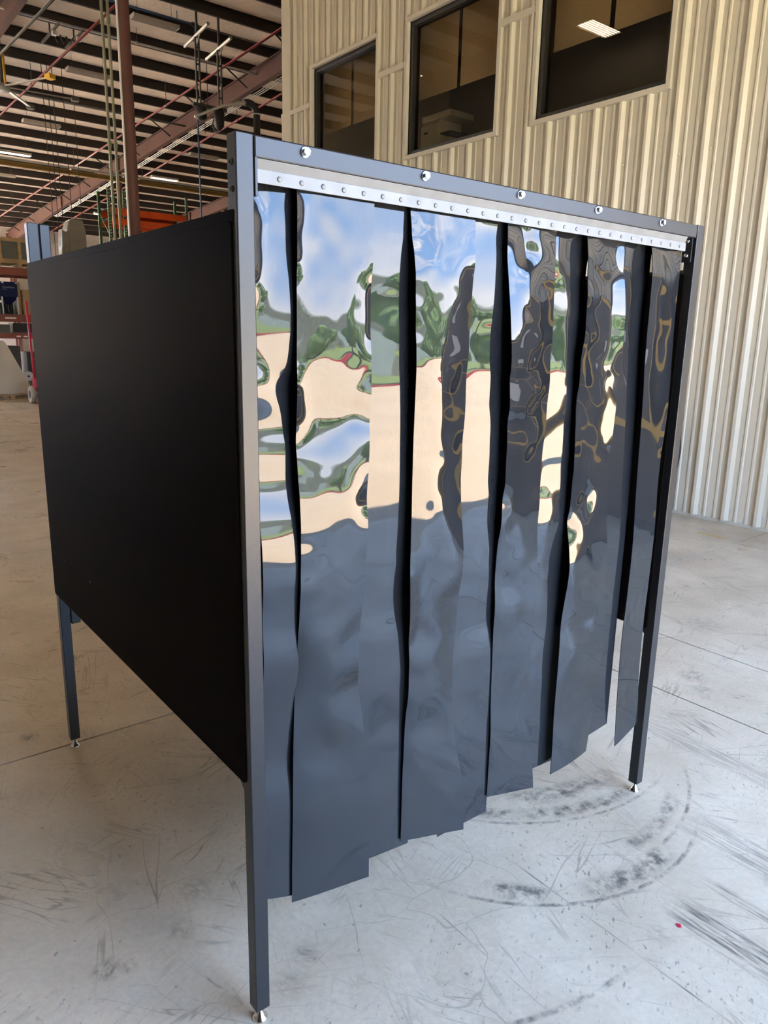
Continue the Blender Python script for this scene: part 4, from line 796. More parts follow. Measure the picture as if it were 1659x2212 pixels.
# corner gussets where the rail meets the near post
gus = [(PP, Z2)] + [(PP+0.012-0.012*math.sin(a), Z2+0.012-0.012*math.cos(a)) for a in [k*PI/10 for k in range(6)]]
MB().prism(gus, 'x', 0.0008, PP-0.0008).build('corner_fillet', 'powder', booth)
gus = [(PP, Z1), (PP+0.022, Z1), (PP, Z1-0.022)]
MB().prism(gus, 'x', 0.0008, PP-0.0008).build('corner_fillet', 'powder', booth)
MB().prism(gus, 'x', BW-PP+0.0008, BW-0.0008).build('corner_fillet', 'powder', booth)
for (yv, zz) in ((1.39, 0.832), (1.10, 0.832), (1.515, 0.832)):
    o = bpy.data.objects.new('socket_screw', hs); COL.objects.link(o); o.parent = booth; o.location = (-0.0037, yv, zz); o.scale = (1, 0.7, 0.7)
# back wall frame and panel
MB().box(0.0385, 0.0745, BD-PP, BD, 0.527, H-0.001).build('back_upright', 'powder', booth, bevel=0.004)
MB().box(BW-0.0745, BW-0.0385, BD-PP, BD, 0.527, H-0.001).build('back_upright', 'powder', booth, bevel=0.004)
MB().box(0.0745, BW-0.0745, BD-PP+0.004, BD-0.004, 0.60, 1.80).build('back_panel', 'panel', booth, bevel=0.002)
MB().box(0.037, BW-0.037, PP*2, BD-PP-0.002, 0.70, 0.712).build('work_shelf', 'panel', booth)

# ================================================================== THE STRIP CURTAIN
curtain = thing('strip_curtain', 'glossy black vinyl strip curtain hanging across the booth opening', 'strip curtain', (0.8, 0.02, 1.925))
CO = Vector((0.8, 0.02, 1.925))
def shift(mb):
    mb.v = [(p[0]-CO.x, p[1]-CO.y, p[2]-CO.z) for p in mb.v]; return mb
RY = 0.0062
prof = [(0.0015, 1.9600), (0.0100, 1.9440), (RY, 1.9430), (RY, 1.9180), (RY+0.0025, 1.9180), (RY+0.0025, 1.9405), (0.0135, 1.9405), (0.0135, 1.9600)]
shift(MB().prism(prof, 'x', 0.0455, 1.5365)).build('hanging_rail', 'galv', curtain, bevel=0.0006)
shift(MB().box(0.047, 1.535, 0.0375, 0.0405, 1.9180, 1.9600)).build('clamp_bar', 'galv', curtain)
rv = MB().lathe([(0.0052, 0), (0.0050, 0.0010), (0.0036, 0.0020), (0.0008, 0.0024)], (0,0,0), (0,-1,0), 14).mesh('rivet'); rv.materials.append(MAT['galv']); rv.shade_smooth()
for k in range(29):
    o = bpy.data.objects.new('rivet', rv); COL.objects.link(o); o.parent = curtain
    o.location = Vector((0.0945+0.0503*k, RY-0.0001, 1.9300)) - CO

def bspline(g, n):
    """evaluate a uniform cubic B-spline (end-clamped by reflection) along axis 0 at n points"""
    k = g.shape[0]
    ext = np.concatenate([2*g[:1]-g[1:2], g, 2*g[-1:]-g[-2:-1]], 0)
    t = np.linspace(0, k-1, n); i = np.minimum(t.astype(int), k-2); f = (t-i)[:, None]
    w = [(1-f)**3/6, (3*f**3-6*f**2+4)/6, (-3*f**3+3*f**2+3*f+1)/6, f**3/6]
    return w[0]*ext[i] + w[1]*ext[i+1] + w[2]*ext[i+2] + w[3]*ext[i+3]
STRIP_W, STRIP_T = 0.200, 0.0022
def make_strip(k, yb, zl, zr, xl, wd, grid):
    g = np.array(grid, float)*1e-4
    nu, nv = 33, 281
    d = bspline(bspline(g, nu).T, nv).T               # nu x nv
    u = np.linspace(0, 1, nu)[:, None]; v = np.linspace(0, 1, nv)[None, :]
    x0 = bspline(np.array(xl, float)[:, None]*1e-4, nv)[:, 0][None, :]      # slow sideways drift of the hanging strip
    w0 = bspline(np.array(wd, float)[:, None]*1e-4, nv)[:, 0][None, :]      # buckled width as it hangs
    x = x0 + w0*u
    z = 1.936 + ((zl+(zr-zl)*u) - 1.936)*v
    yv = yb + d
    P = np.stack([x, yv, z], -1)
    du = np.gradient(P, axis=0); dv = np.gradient(P, axis=1)
    nrm = np.cross(du, dv); nrm /= np.linalg.norm(nrm, axis=-1, keepdims=True)
    A = P + nrm*STRIP_T/2; B = P - nrm*STRIP_T/2
    vs = np.concatenate([A.reshape(-1, 3), B.reshape(-1, 3)]) - np.array(CO)
    idx = np.arange(nu*nv).reshape(nu, nv); n0 = nu*nv
    q = np.stack([idx[:-1,:-1], idx[1:,:-1], idx[1:,1:], idx[:-1,1:]], -1).reshape(-1, 4)
    fs = [tuple(r) for r in q.tolist()] + [tuple(n0+c for c in r[::-1]) for r in q.tolist()]
    ring = list(idx[:, 0]) + list(idx[-1, 1:]) + list(idx[-2::-1, -1]) + list(idx[0, -2:0:-1])
    m = len(ring)
    rim = [(ring[i], ring[(i+1) % m], n0+ring[(i+1) % m], n0+ring[i]) for i in range(m)]
    me = bpy.data.meshes.new('vinyl_strip'); me.from_pydata(vs.tolist(), [], fs + [tuple(int(c) for c in r) for r in rim])
    bm = bmesh.new(); bm.from_mesh(me); bmesh.ops.recalc_face_normals(bm, faces=bm.faces); bm.to_mesh(me); bm.free()
    sm = np.ones(len(me.polygons), bool); sm[len(fs):] = False
    me.polygons.foreach_set('use_smooth', sm)
    # keep the rim crisp
    es = set()
    for i in range(m):
        for a, b in ((ring[i], ring[(i+1) % m]), (n0+ring[i], n0+ring[(i+1) % m])): es.add((min(a, b), max(a, b)))
    at = me.attributes.new('sharp_edge', 'BOOLEAN', 'EDGE')
    at.data.foreach_set('value', [(min(e_.vertices), max(e_.vertices)) in es for e_ in me.edges])
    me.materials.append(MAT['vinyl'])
    o = bpy.data.objects.new('vinyl_strip', me); COL.objects.link(o); o.parent = curtain
    return o
for k, sd_ in enumerate(STRIP_DATA): make_strip(k, *sd_)

# ================================================================== THINGS IN THE HALL
def rod(p, q, r, n=8): return MB().tube([p, q], r, n)
# steel columns
t = thing('steel_column', 'tall round red-oxide steel column behind the booth, nearest of the columns', 'column', (5.18, 14.58, 0))
MB().lathe([(0.115, 0.02), (0.115, 11.4)], (0,0,0), (0,0,1), 24).build('shaft', 'redoxide', t, smooth=False).data.shade_smooth()
MB().box(-0.2, 0.2, -0.2, 0.2, 0, 0.025).build('base_plate', 'redoxide', t)
MB().box(-0.2, 0.2, -0.2, 0.2, 11.38, deck(14.58)-0.2).build('cap', 'redoxide', t)
MB().box(-0.135, -0.112, -0.03, 0.03, 0.1, 11.3).build('edge_angle', 'whitepaint', t)
t = thing('steel_column', 'dark steel column farther back, carrying the long sloping roof beam', 'column', (12.5, 36.2, 0))
MB().box(-0.10, 0.10, -0.14, -0.12, 0, 9.0).box(-0.10, 0.10, 0.12, 0.14, 0, 9.0).box(-0.006, 0.006, -0.12, 0.12, 0, 9.0).build('shaft', 'redoxide', t)
MB().box(-0.2, 0.2, -0.2, 0.2, 0, 0.02).build('base_plate', 'redoxide', t)
t = thing('steel_column', 'red-oxide wall column under the far end of the roof beam', 'column', (11.45, 54.4, 0))
MB().box(-0.12, 0.12, -0.45, -0.42, 0, 7.6).box(-0.12, 0.12, 0.32, 0.35, 0, 7.9).box(-0.006, 0.006, -0.42, 0.32, 0, 7.6).build('shaft', 'redoxide', t)
MB().tube([(-1.5, 0.2, 7.9), (-0.1, 0, 6.6)], 0.05, 6).build('knee_brace', 'redoxide', t)

# ceiling light fixtures (linear, with louvre slats)
def make_fixture(label, lit):
    t = thing('ceiling_light', label, 'ceiling light', group='linear ceiling lights')
    L, W = 0.66, 0.17
    MB().prism([(-W, 0.0), (-W, 0.05), (-W+0.06, 0.11), (W-0.06, 0.11), (W, 0.05), (W, 0.0), (W-0.015, 0.0), (W-0.015, 0.045), (-W+0.015, 0.045), (-W+0.015, 0.0)], 'x', -L, L).build('housing', 'fixture', t)
    for s in (-1, 1): MB().box(s*L-0.012, s*L+0.012, -W, W, -0.002, 0.10).build('end_cap', 'fixture', t)
    for k in range(6):
        yv = -0.125+0.05*k
        rod((-L+0.03, yv, 0.024), (L-0.03, yv, 0.024), 0.010, 8).build('tube', 'tube_on' if lit else 'fixture', t, smooth=True)
    if not lit:
        for k in range(7): MB().box(-L+0.02, L-0.02, -0.15+0.05*k-0.003, -0.15+0.05*k+0.003, -0.004, 0.02).build('louvre_slat', 'fixture', t)
    for s in (-1, 1): rod((s*0.5, 0, 0.11), (s*0.5, 0, 0.80), 0.006, 5).build('hanger_wire', 'darksteel', t)
    return t
FX = [  # x, y, lit, label
    (8.60, 21.40, 0, 'unlit grey louvred ceiling light, largest one right of the round column'),
    (8.05, 25.83, 0, 'unlit grey louvred ceiling light crossed by the two vertical conduits'),
    (7.92, 31.30, 0, 'unlit grey louvred ceiling light above the glowing one at the left edge'),
    (7.81, 35.49, 1, 'glowing ceiling light at the left edge of the view beside the yellow crane rail'),
    (14.62, 35.88, 1, 'glowing ceiling light just right of the round column beside the crane rail'),
    (14.50, 44.34, 1, 'small far glowing ceiling light left of the round column above the racks'),
    (7.95, 39.10, 0, 'unlit ceiling light at the left edge, below the glowing one'),
    (14.79, 31.75, 0, 'unlit ceiling light hanging above the near booth post'),
    (16.0, 22.2, 0, 'unlit ceiling light beside the office wall corner behind the black duct')]
protos = {}
for (x, yv, lit, lb) in FX:
    z = deck(yv) - 1.0
    if lit not in protos:
        protos[lit] = make_fixture(lb, lit); protos[lit].location = (x, yv, z)
    else: copy_tree(protos[lit], (x, yv, z), 0, lb, 'linear ceiling lights')
# the rest of the lighting grid, over the left half of the hall
for x in (-4.5, 1.5):
    for yv in (13.0, 20.0, 27.0, 34.0, 41.0, 48.0):
        copy_tree(protos[1], (x, yv, deck(yv)-1.0), 0, 'lit linear ceiling light over the left aisle of the hall', 'linear ceiling lights over the left aisle')
wl_ = copy_tree(protos[1], (-5.6, 13.05, 10.0), 0.0, 'lit ceiling light mirrored in the office window pane nearest the camera', 'linear ceiling lights'); wl_.scale = (1.0, 1.8, 1.0)

# sprinkler mains and other pipes under the roof
def pipe(name, label, cat, pts, r, mat, hangers=(), n=8, group=None):
    t = thing(name, label, cat, pts[0], group=group)
    o = Vector(pts[0]); mb = MB().tube([Vector(p)-o for p in pts], r, n)
    mb.build('pipe', mat, t, smooth=True)
    for (p, top) in hangers:
        q = Vector(p)-o; rod(q, (q.x, q.y, top-o.z), 0.010, 5).build('hanger_rod', 'darksteel', t)
        MB().lathe([(r*1.5, -0.03), (r*1.5, 0.03)], q, Vector(pts[-1])-o, 8).build('clamp', mat, t)
    return t
def sp(a, b, t): return tuple(a[i]+(b[i]-a[i])*t for i in range(3))
def main(label, a, b, r=0.036, mat='redpipe'):
    hs_ = []
    for tt in (0.12, 0.34, 0.56, 0.78):
        p = sp(a, b, tt); hs_.append((p, deck(p[1])-0.2))
    return pipe('sprinkler_pipe', label, 'pipe', [a, b], r, mat, hs_)
def line(x0, y0, x1, y1, off, ya, yb):
    f = lambda yv: x0+(x1-x0)*(yv-y0)/(y1-y0)
    return (f(ya), ya, deck(ya)-off), (f(yb), yb, deck(yb)-off)
main('red sprinkler main crossing behind the two vertical conduits, upper left', *line(7.37, 20.79, 6.42, 31.05, 1.0, 14, 54))
main('long red sprinkler main from the office wall corner to the left edge', *line(11.73, 19.45, 9.53, 47.39, 1.0, 13, 54))
main('red sprinkler main passing behind the black duct elbow', *line(14.14, 23.52, 12.93, 50.11, 1.0, 13, 54))
main('dark pipe in the upper left corner, above the ceiling fan', *line(5.90, 21.64, 5.42, 25.78, 1.0, 14, 50), r=0.04, mat='darksteel')
pipe('conduit_run', 'thin steel conduit running across under the purlins, upper left', 'pipe', [(4.0, 23.9, 10.48), (24.0, 23.9, 10.48)], 0.035, 'steel', [((9, 23.9, 10.48), 10.9), ((15, 23.9, 10.48), 10.9)])
pipe('conduit_run', 'dark air line running across below the fan blades', 'pipe', [(2.0, 29.3, 9.80), (20.0, 29.3, 9.80)], 0.035, 'darksteel', [((8.6, 29.3, 9.80), 10.3), ((14, 29.3, 9.80), 10.3)])
# cables under the long roof beam
for k in range(3):
    x0 = 0.18 + 0.07*k
    a = (14.60-0.058*21+x0, 21, deck(21)-0.95-0.02*k); b = (14.60-0.058*46+x0, 46, deck(46)-0.98-0.02*k)
    pipe('cable_run', ('upper', 'middle', 'lower')[k]+' of three pale cables clipped along the underside of the long roof beam', 'cable', [a, b], 0.016, 'whitepaint', [(sp(a, b, 0.3), deck(28.5)-0.8), (sp(a, b, 0.7), deck(38.5)-0.8)], 6, group='cables under the roof beam')
# yellow crane rail
t = thing('crane_rail', 'yellow overhead crane rail crossing the hall behind the columns', 'crane rail', (12.0, 34.4, 8.45))
MB().box(-8.0, 13.0, -0.10, 0.10, -0.16, -0.13).box(-8.0, 13.0, -0.012, 0.012, -0.13, 0.0).box(-8.0, 13.0, -0.08, 0.08, 0.0, 0.03).build('beam', 'craneyellow', t)
rod((-8, -0.16, 0.10), (13, -0.16, 0.10), 0.05, 8).build('power_bar', 'steel', t)
for x in (-6, 0.5, 7.2): MB().box(x-0.03, x+0.03, -0.03, 0.03, 0.02, deck(34.4)-8.45-0.2).build('hanger', 'darksteel', t)
# air drop
t = thing('air_pipe', 'blue air line with a long vertical drop behind the near booth post', 'pipe', (10.08, 22.0, 0))
MB().tube([(-5.0, 0, 10.72), (0, 0, 10.72)], 0.032, 8).build('header_pipe', 'bluepipe', t, smooth=True)
MB().tube([(0, 0, 10.76), (0, 0, 3.0)], 0.028, 8).build('drop_pipe', 'bluepipe', t, smooth=True)
MB().tube([(0, 0, 10.72), (6.0, 0, 10.72)], 0.022, 8).build('branch_pipe', 'darksteel', t, smooth=True)
MB().lathe([(0.06, -0.09), (0.06, 0.09)], (0, 0, 10.72), (1,0,0), 10).build('tee', 'black', t)
for x in (-3, -0.55, 3): rod((x, 0, 10.74), (x, 0, deck(22)-0.2), 0.012, 5).build('hanger_rod', 'darksteel', t)
MB().box(-0.05, 0.05, -0.1, 0.1, 0.0, 3.0).build('drop_support', 'darksteel', t)
# hoist trolley frame
t = thing('hoist_frame', 'grey strut hoist frame with two uprights and a dangling motor under the roof', 'hoist', (10.3, 21.6, 0))
for x, z0, z1 in ((-0.35, 8.40, 10.25), (0.36, 8.50, 10.05)):
    MB().box(x-0.075, x-0.035, -0.03, 0.03, z0, z1).box(x+0.035, x+0.075, -0.03, 0.03, z0, z1).build('upright', 'darksteel', t)
    for zz in np.arange(z0+0.2, z1, 0.45): MB().box(x-0.035, x+0.035, -0.02, 0.02, zz, zz+0.05).build('batten', 'darksteel', t)
    MB().tube([(x-0.15, -1.1, z1+0.02), (x+0.15, 1.2, z1+0.10)], 0.05, 6).build('trolley_arm', 'steel', t)
    for s in (-1, 1): MB().tube([(x, 0, z1-0.22), (x+s*0.05, s*0.35, z1+0.02)], 0.022, 5).build('knee', 'darksteel', t)
    MB().box(x-0.03, x+0.03, -0.03, 0.03, z1, deck(21.6)-0.2).build('hanger', 'darksteel', t)
MB().box(-0.55, 0.55, -0.06, 0.06, 8.36, 8.46).build('lower_bar', 'darksteel', t)
MB().lathe([(0.10, -0.02), (0.16, 0.05), (0.16, 0.32), (0.08, 0.38)], (-0.28, 0, 8.02), (0,0,1), 12).build('pulley_block', 'rubber', t, smooth=True)
MB().lathe([(0.05, 0.0), (0.15, 0.1), (0.17, 0.5), (0.12, 0.62)], (0.30, 0, 7.82), (0,0,1), 12).build('motor', 'rubber', t, smooth=True)
for k in range(3): MB().tube([(0.25+0.05*k, 0.1, 8.4), (0.12+0.06*k, 0.12, 7.95), (0.2+0.05*k, 0.1, 7.75), (0.36, 0.1, 8.0)], 0.016, 5).build('cable_loop', 'rubber', t)

# big ceiling fan at the left edge
t = thing('ceiling_fan', 'large industrial ceiling fan with long grey blades at the left edge', 'ceiling fan', (5.46, 26.02, 9.0))
MB().lathe([(0.10, -0.12), (0.22, -0.10), (0.22, 0.06), (0.10, 0.10)], (0,0,0), (0,0,1), 16).build('hub', 'steel', t, smooth=True)
rod((0, 0, 0.1), (0, 0, deck(26.02)-9.0-0.2), 0.06, 10).build('down_rod', 'darksteel', t)
rod((0.12, 0.1, 0.15), (0.12, 0.1, 1.0), 0.035, 8).build('yellow_sleeve', 'yellow', t)
for k in range(6):
    a = math.atan2(-1.74, 0.82) + k*PI/3
    d = Vector((math.cos(a), math.sin(a), 0)); s = Vector((-d.y, d.x, 0))
    p0, p1 = d*0.15, d*2.02; mb = MB(); w = 0.085
    mb.add([p0+s*w+Vector((0,0,.02)), p0-s*w-Vector((0,0,.02)), p1-s*w*0.8-Vector((0,0,.02)), p1+s*w*0.8+Vector((0,0,.02)),
            p0+s*w+Vector((0,0,.06)), p0-s*w+Vector((0,0,.02)), p1-s*w*0.8+Vector((0,0,.02)), p1+s*w*0.8+Vector((0,0,.06))],
           [(3,2,1,0),(4,5,6,7),(0,1,5,4),(1,2,6,5),(2,3,7,6),(3,0,4,7)])
    bl = mb.build('blade', 'steel', t)
    q = d*2.02
    MB().add([q+s*0.11+Vector((0,0,-.04)), q-s*0.11+Vector((0,0,-.04)), q-s*0.11+d*0.22+Vector((0,0,-.04)), q+s*0.11+d*0.22+Vector((0,0,-.04)),
              q+s*0.11+Vector((0,0,.09)), q-s*0.11+Vector((0,0,.09)), q-s*0.11+d*0.22+Vector((0,0,.09)), q+s*0.11+d*0.22+Vector((0,0,.09))],
             [(3,2,1,0),(4,5,6,7),(0,1,5,4),(1,2,6,5),(2,3,7,6),(3,0,4,7)]).build('blade_tip', 'yellow' if k == 0 else 'darksteel', bl)

# hanging wires
for k, (x, yv) in enumerate([(7.05, 27.3), (7.22, 27.2), (7.38, 27.05), (7.70, 26.9), (8.96, 30.8), (8.3, 24.2), (11.6, 24.0), (12.9, 27.5), (11.0, 30.0)]):
    yv = min(PY, key=lambda q: abs(q-yv)); ztop = deck(yv) - 0.25; zbot = 4.2 if k < 5 else 9.2
    lb = 'thin dark wire hanging from the purlins down behind the booth side wall' if k < 5 else 'short thin wire hanging from the purlins near the roof beam'
    gp = 'long hanging wires' if k < 5 else 'short hanging wires'
    o = rod((0,0,0), (0,0,zbot-ztop), 0.013, 5).build('hanging_wire', 'rubber'); o.location = (x, yv, ztop); tag(o, lb, 'wire', gp)
# festoon under a track
t = thing('cable_trolley', 'pair of strut arms with black coiled cables under the purlins, upper left', 'cable trolley', (6.95, 24.6, 10.36))
for s in (-0.35, 0.35):
    MB().box(s-0.03, s+0.03, -0.9, 0.9, -0.03, 0.03).build('strut', 'darksteel', t)
    MB().box(s-0.02, s+0.02, -0.02, 0.02, 0.03, deck(24.6)-10.36-0.2).build('hanger', 'darksteel', t)
    MB().box(s-0.06, s+0.06, -0.5, -0.38, -0.16, -0.04).build('junction_box', 'whitepaint', t)
for k in range(4): MB().tube([(-0.3+0.18*k, -0.2, -0.03), (-0.22+0.18*k, -0.25, -0.27), (-0.1+0.18*k, -0.2, -0.03)], 0.02, 5).build('cable_loop', 'rubber', t)

# two tall vertical conduits standing behind the booth
t = thing('conduit_riser', 'left one of two tall pale vertical conduits rising behind the booth', 'conduit', (5.25, 16.0, 0))
MB().tube([(0,0,0), (0,0,11.4)], 0.032, 8).build('pipe', 'greygreen', t, smooth=True)
for zz in (5.6, 8.0): MB().lathe([(0.045, -0.06), (0.045, 0.06)], (0,0,zz), (0,0,1), 8).build('coupling', 'greygreen', t)
copy_tree(t, (5.38, 16.0, 0), 0, 'right one of two tall pale vertical conduits rising behind the booth')

# black duct with elbow, beside the office corner
t = thing('fume_duct', 'black round duct with an elbow rising just left of the office corner', 'duct', (7.32, 13.24, 0))
MB().tube([(0,0,0), (0,0,6.02)], 0.068, 16).build('riser', 'rubber', t, smooth=True)
el = [(0, 0, 6.02)] + [(-0.16*(1-math.cos(a)), 0.02*a, 6.02+0.17*math.sin(a)) for a in (0.4, 0.8, 1.2, 1.57)] + [(-0.24, 0.04, 6.18)]
MB().tube(el, 0.070, 16).build('elbow', 'rubber', t, smooth=True)
MB().lathe([(0.075, -0.012), (0.075, 0.012)], (0,0,6.0), (0,0,1), 16).build('band', 'steel', t)
MB().tube([(-0.24, 0.04, 6.18), (-0.7, 0.06, 6.05), (-1.3, 0.1, 5.75)], [0.05, 0.025, 0.025], 8).build('support_arm', 'steel', t)

# ---- pallet racking
def rack(label, x0, x1, y0, levels, h, beam, up_mat='green', depth=1.05, mid=()):
    t = thing('pallet_rack', label, 'pallet rack', (x0, y0, 0))
    w = x1-x0
    for x in (0, w) + tuple(m_-x0 for m_ in mid):
        for yv in (0, depth):
            u = MB().box(x-0.045, x+0.045, yv-0.035, yv+0.035, 0.01, h).build('upright', up_mat, t)
            if yv == 0:
                sl = MB()
                for zz in np.arange(h-2.4, h-0.05, 0.10): sl.box(x-0.028, x-0.012, yv-0.037, yv-0.034, zz, zz+0.04).box(x+0.012, x+0.028, yv-0.037, yv-0.034, zz, zz+0.04)
                so = sl.build('slot_holes', 'whitepaint', u); so['kind'] = 'stuff'
            MB().box(x-0.07, x+0.07, yv-0.06, yv+0.06, 0, 0.012).build('foot_plate', up_mat, t)
        zz = 0.5
        while zz < h-1.0:
            MB().tube([(x, 0, zz), (x, depth, zz+0.9)], 0.02, 5).build('brace', up_mat, t); zz += 1.1
    for (zz, bh) in levels:
        for yv in (-0.04, depth+0.04): MB().box(0.045, w-0.045, yv-0.025, yv+0.025, zz-bh, zz).build('beam', beam, t)
        MB().box(0.05, w-0.05, -0.01, depth+0.01, zz, zz+0.012).build('deck', 'darksteel', t)
    return t
rack('rust-red pallet rack loaded with crates at the left edge of the view', 2.55, 5.15, 20.0, [(1.58, 0.14), (2.04, 0.17), (3.19, 0.18)], 3.6, 'brownrack', 'brownrack')
rack('rack behind the booth side wall carrying the grey wrapped bundle', 5.28, 7.10, 20.0, [(3.55, 0.14)], 3.62, 'brownrack', 'green')
rack('tall orange beam rack with green uprights right of the round column', 8.52, 11.35, 26.0, [(5.52, 0.20), (5.86, 0.22)], 6.5, 'orange', 'green', mid=(9.05,))
# goods on the left rack
def crate(name, label, cat, loc, sx, sy, sz, mat, batten=None, group=None):
    t = thing(name, label, cat, loc, group=group)
    MB().box(-sx/2, sx/2, 0, sy, 0.0, sz).build('box', mat, t, bevel=0.01)
    if batten:
        for x in (-sx/2+0.06, 0.0, sx/2-0.06): MB().box(x-0.04, x+0.04, -0.025, 0.0, 0.0, sz).build('batten', batten, t)
        for zz in (0.0, sz-0.09): MB().box(-sx/2, sx/2, -0.03, -0.001, zz, zz+0.09).build('rail', batten, t)
    return t
def pallet(label, loc, sx, sy, group='wooden pallets'):
    t = thing('pallet', label, 'pallet', loc, group=group)
    for k in range(5): MB().box(-sx/2, sx/2, sy*k/4.6, sy*k/4.6+0.10, 0.10, 0.12).build('deck_board', 'wood', t)
    for x in (-sx/2+0.05, 0, sx/2-0.05): MB().box(x-0.05, x+0.05, 0, sy, 0.0, 0.10).build('stringer', 'wood', t)
    return t
pallet('timber pallet under the dark crate on the top level of the left rack', (4.15, 20.02, 3.205), 1.1, 1.0)
crate('machine_crate', 'dark machine in a timber batten crate on the top level of the left rack', 'crate', (4.18, 20.08, 3.327), 1.04, 0.85, 0.60, 'darksteel', 'wood')
crate('cardboard_carton', 'brown cardboard carton on the middle level of the left rack, right of the blue collector', 'carton', (4.27, 20.06, 2.055), 0.22, 0.5, 0.62, 'card')
crate('cardboard_carton', 'narrow pale carton between the blue collector and the brown carton', 'carton', (4.105, 20.2, 2.055), 0.08, 0.4, 0.80, 'wood')
# blue dust collectors with hopper and lettering
def text_part(s, size, parent, loc, rot, mat):
    cu = bpy.data.curves.new('lettering', 'FONT'); cu.body = s; cu.size = size; cu.extrude = 0.001
    ob = bpy.data.objects.new('lettering_tmp', cu); COL.objects.link(ob)
    dg = bpy.context.evaluated_depsgraph_get(); me = bpy.data.meshes.new_from_object(ob.evaluated_get(dg))
    bpy.data.objects.remove(ob); me.materials.clear(); me.materials.append(MAT[mat]); me.name = 'lettering'
    o = bpy.data.objects.new('lettering', me); COL.objects.link(o); o.parent = parent; o.location = loc; o.rotation_euler = rot
    return o
for k, (x, lb) in enumerate(((3.86, 'navy blue dust collector with hopper and pale lettering on the left rack'), (3.40, 'navy blue dust collector cut off by the left edge of the view'))):
    t = thing('dust_collector', lb, 'dust collector', (x, 20.1, 2.055), group='navy dust collectors')
    w = 0.20
    MB().box(-w, w, 0, 0.5, 0.42, 0.80).build('body', 'blue', t, bevel=0.012)
    MB().add([(-w, 0, .42), (w, 0, .42), (w, .5, .42), (-w, .5, .42), (-.05, .18, .24), (.05, .18, .24), (.05, .3, .24), (-.05, .3, .24)],
             [(3,2,1,0),(4,5,6,7),(0,1,5,4),(1,2,6,5),(2,3,7,6),(3,0,4,7)]).build('hopper', 'blue', t)
    for x_ in (-w+0.02, w-0.02):
        for yv in (0.02, 0.48): MB().box(x_-0.018, x_+0.018, yv-0.018, yv+0.018, 0, 0.43).build('leg', 'steel', t)
    MB().lathe([(0.06, 0), (0.06, 0.18)], (0, 0.24, 0.06), (0,0,1), 12).build('drum', 'black', t)
    for x_ in (-w+0.03, w-0.05): MB().box(x_, x_+0.05, -0.01, 0.0, 0.76, 0.79).build('latch', 'whitepaint', t)
    text_part('Donaldson', 0.066, t, (-0.155, -0.003, 0.645), (PI/2, 0, 0), 'letter')
    text_part('Torit', 0.045, t, (-0.155, -0.003, 0.600), (PI/2, 0, 0), 'letter')
# white shelf labels on the rack beams
for k, (x, zz, w) in enumerate(((3.80, 1.955, 0.26), (3.95, 1.50, 0.10), (4.12, 1.50, 0.10))):
    o = MB().box(-w/2, w/2, -0.004, 0, -0.018, 0.018).build('shelf_label', 'whitepaint'); o.location = (x, 19.934, zz)
    tag(o, ('wide white label strip on the middle rack beam', 'left short white label on the lower rack beam', 'right short white label on the lower rack beam')[k], 'label', 'rack labels')
# lower shelf clutter
for k, (x, w, h_, mt) in enumerate(((3.55, 0.5, 0.20, 'darksteel'), (4.1, 0.45, 0.24, 'rubber'), (4.6, 0.4, 0.22, 'darksteel'))):
    crate('parts_bin', ('grey steel parts bin at the left of the lower rack level', 'black parts bin in the middle of the lower rack level', 'steel parts bin at the right of the lower rack level')[k], 'bin', (x, 20.1, 1.595), w, 0.6, h_, mt)
for k, (x, w, h_, mt, lb) in enumerate(((2.95, 0.6, 1.15, 'rubber', 'tall black equipment case on the floor under the left rack, at the view edge'), (3.65, 0.7, 1.25, 'darkgoods', 'large dark equipment case on the floor under the left rack behind the cream panels'), (4.52, 0.75, 1.10, 'rubber', 'black equipment case on the floor under the left rack beside the disc wheel'))):
    crate('equipment_case', lb, 'case', (x, 20.12, 0.0), w, 0.8, h_, mt)
crate('equipment_case', 'dark case standing behind the navy dust collectors on the left rack', 'case', (3.5, 20.72, 2.055), 1.5, 0.3, 0.30, 'darkgoods')
# leaning white panels on a pallet, wheel behind
pallet('timber pallet on the floor under the leaning cream panels', (3.4, 18.55, 0.0), 1.5, 0.9)
for k, (a, b, h_, yv) in enumerate((((2.6, 0), (4.02, 0), 1.40, 18.75), ((2.5, 0), (3.55, 0), 1.15, 18.68))):
    poly = [(2.5, 0.13), (b[0], 0.13), (b[0]-0.12, 0.22), (3.42-0.25*k, h_-0.12), (3.35-0.25*k, h_), (2.5, h_+0.1)]
    o = MB().prism([(p[0]-3.2, p[1]-0.13) for p in poly], 'y', 0, 0.04).build('leaning_panel', 'creamsheet')
    o.location = (3.2, yv, 0.13)
    tag(o, ('large cream panel with a slanted edge standing on the floor pallet', 'smaller cream panel standing in front of the large slanted one')[k], 'panel', 'cream panels on the floor pallet')
t = thing('spare_wheel', 'grey disc wheel lying against the rack behind the cream panels', 'wheel', (4.02, 19.6, 0.50))
MB().lathe([(0.12, -0.03), (0.13, 0.0), (0.12, 0.03)], (0,0,0), (0,1,0), 20).build('disc', 'steel', t)
MB().lathe([(0.03, -0.045), (0.03, 0.045)], (0,0,0), (0,1,0), 10).build('bore', 'black', t)
MB().box(-0.2, 0.2, -0.02, 0.3, -0.5, -0.13).build('stand', 'darksteel', t)
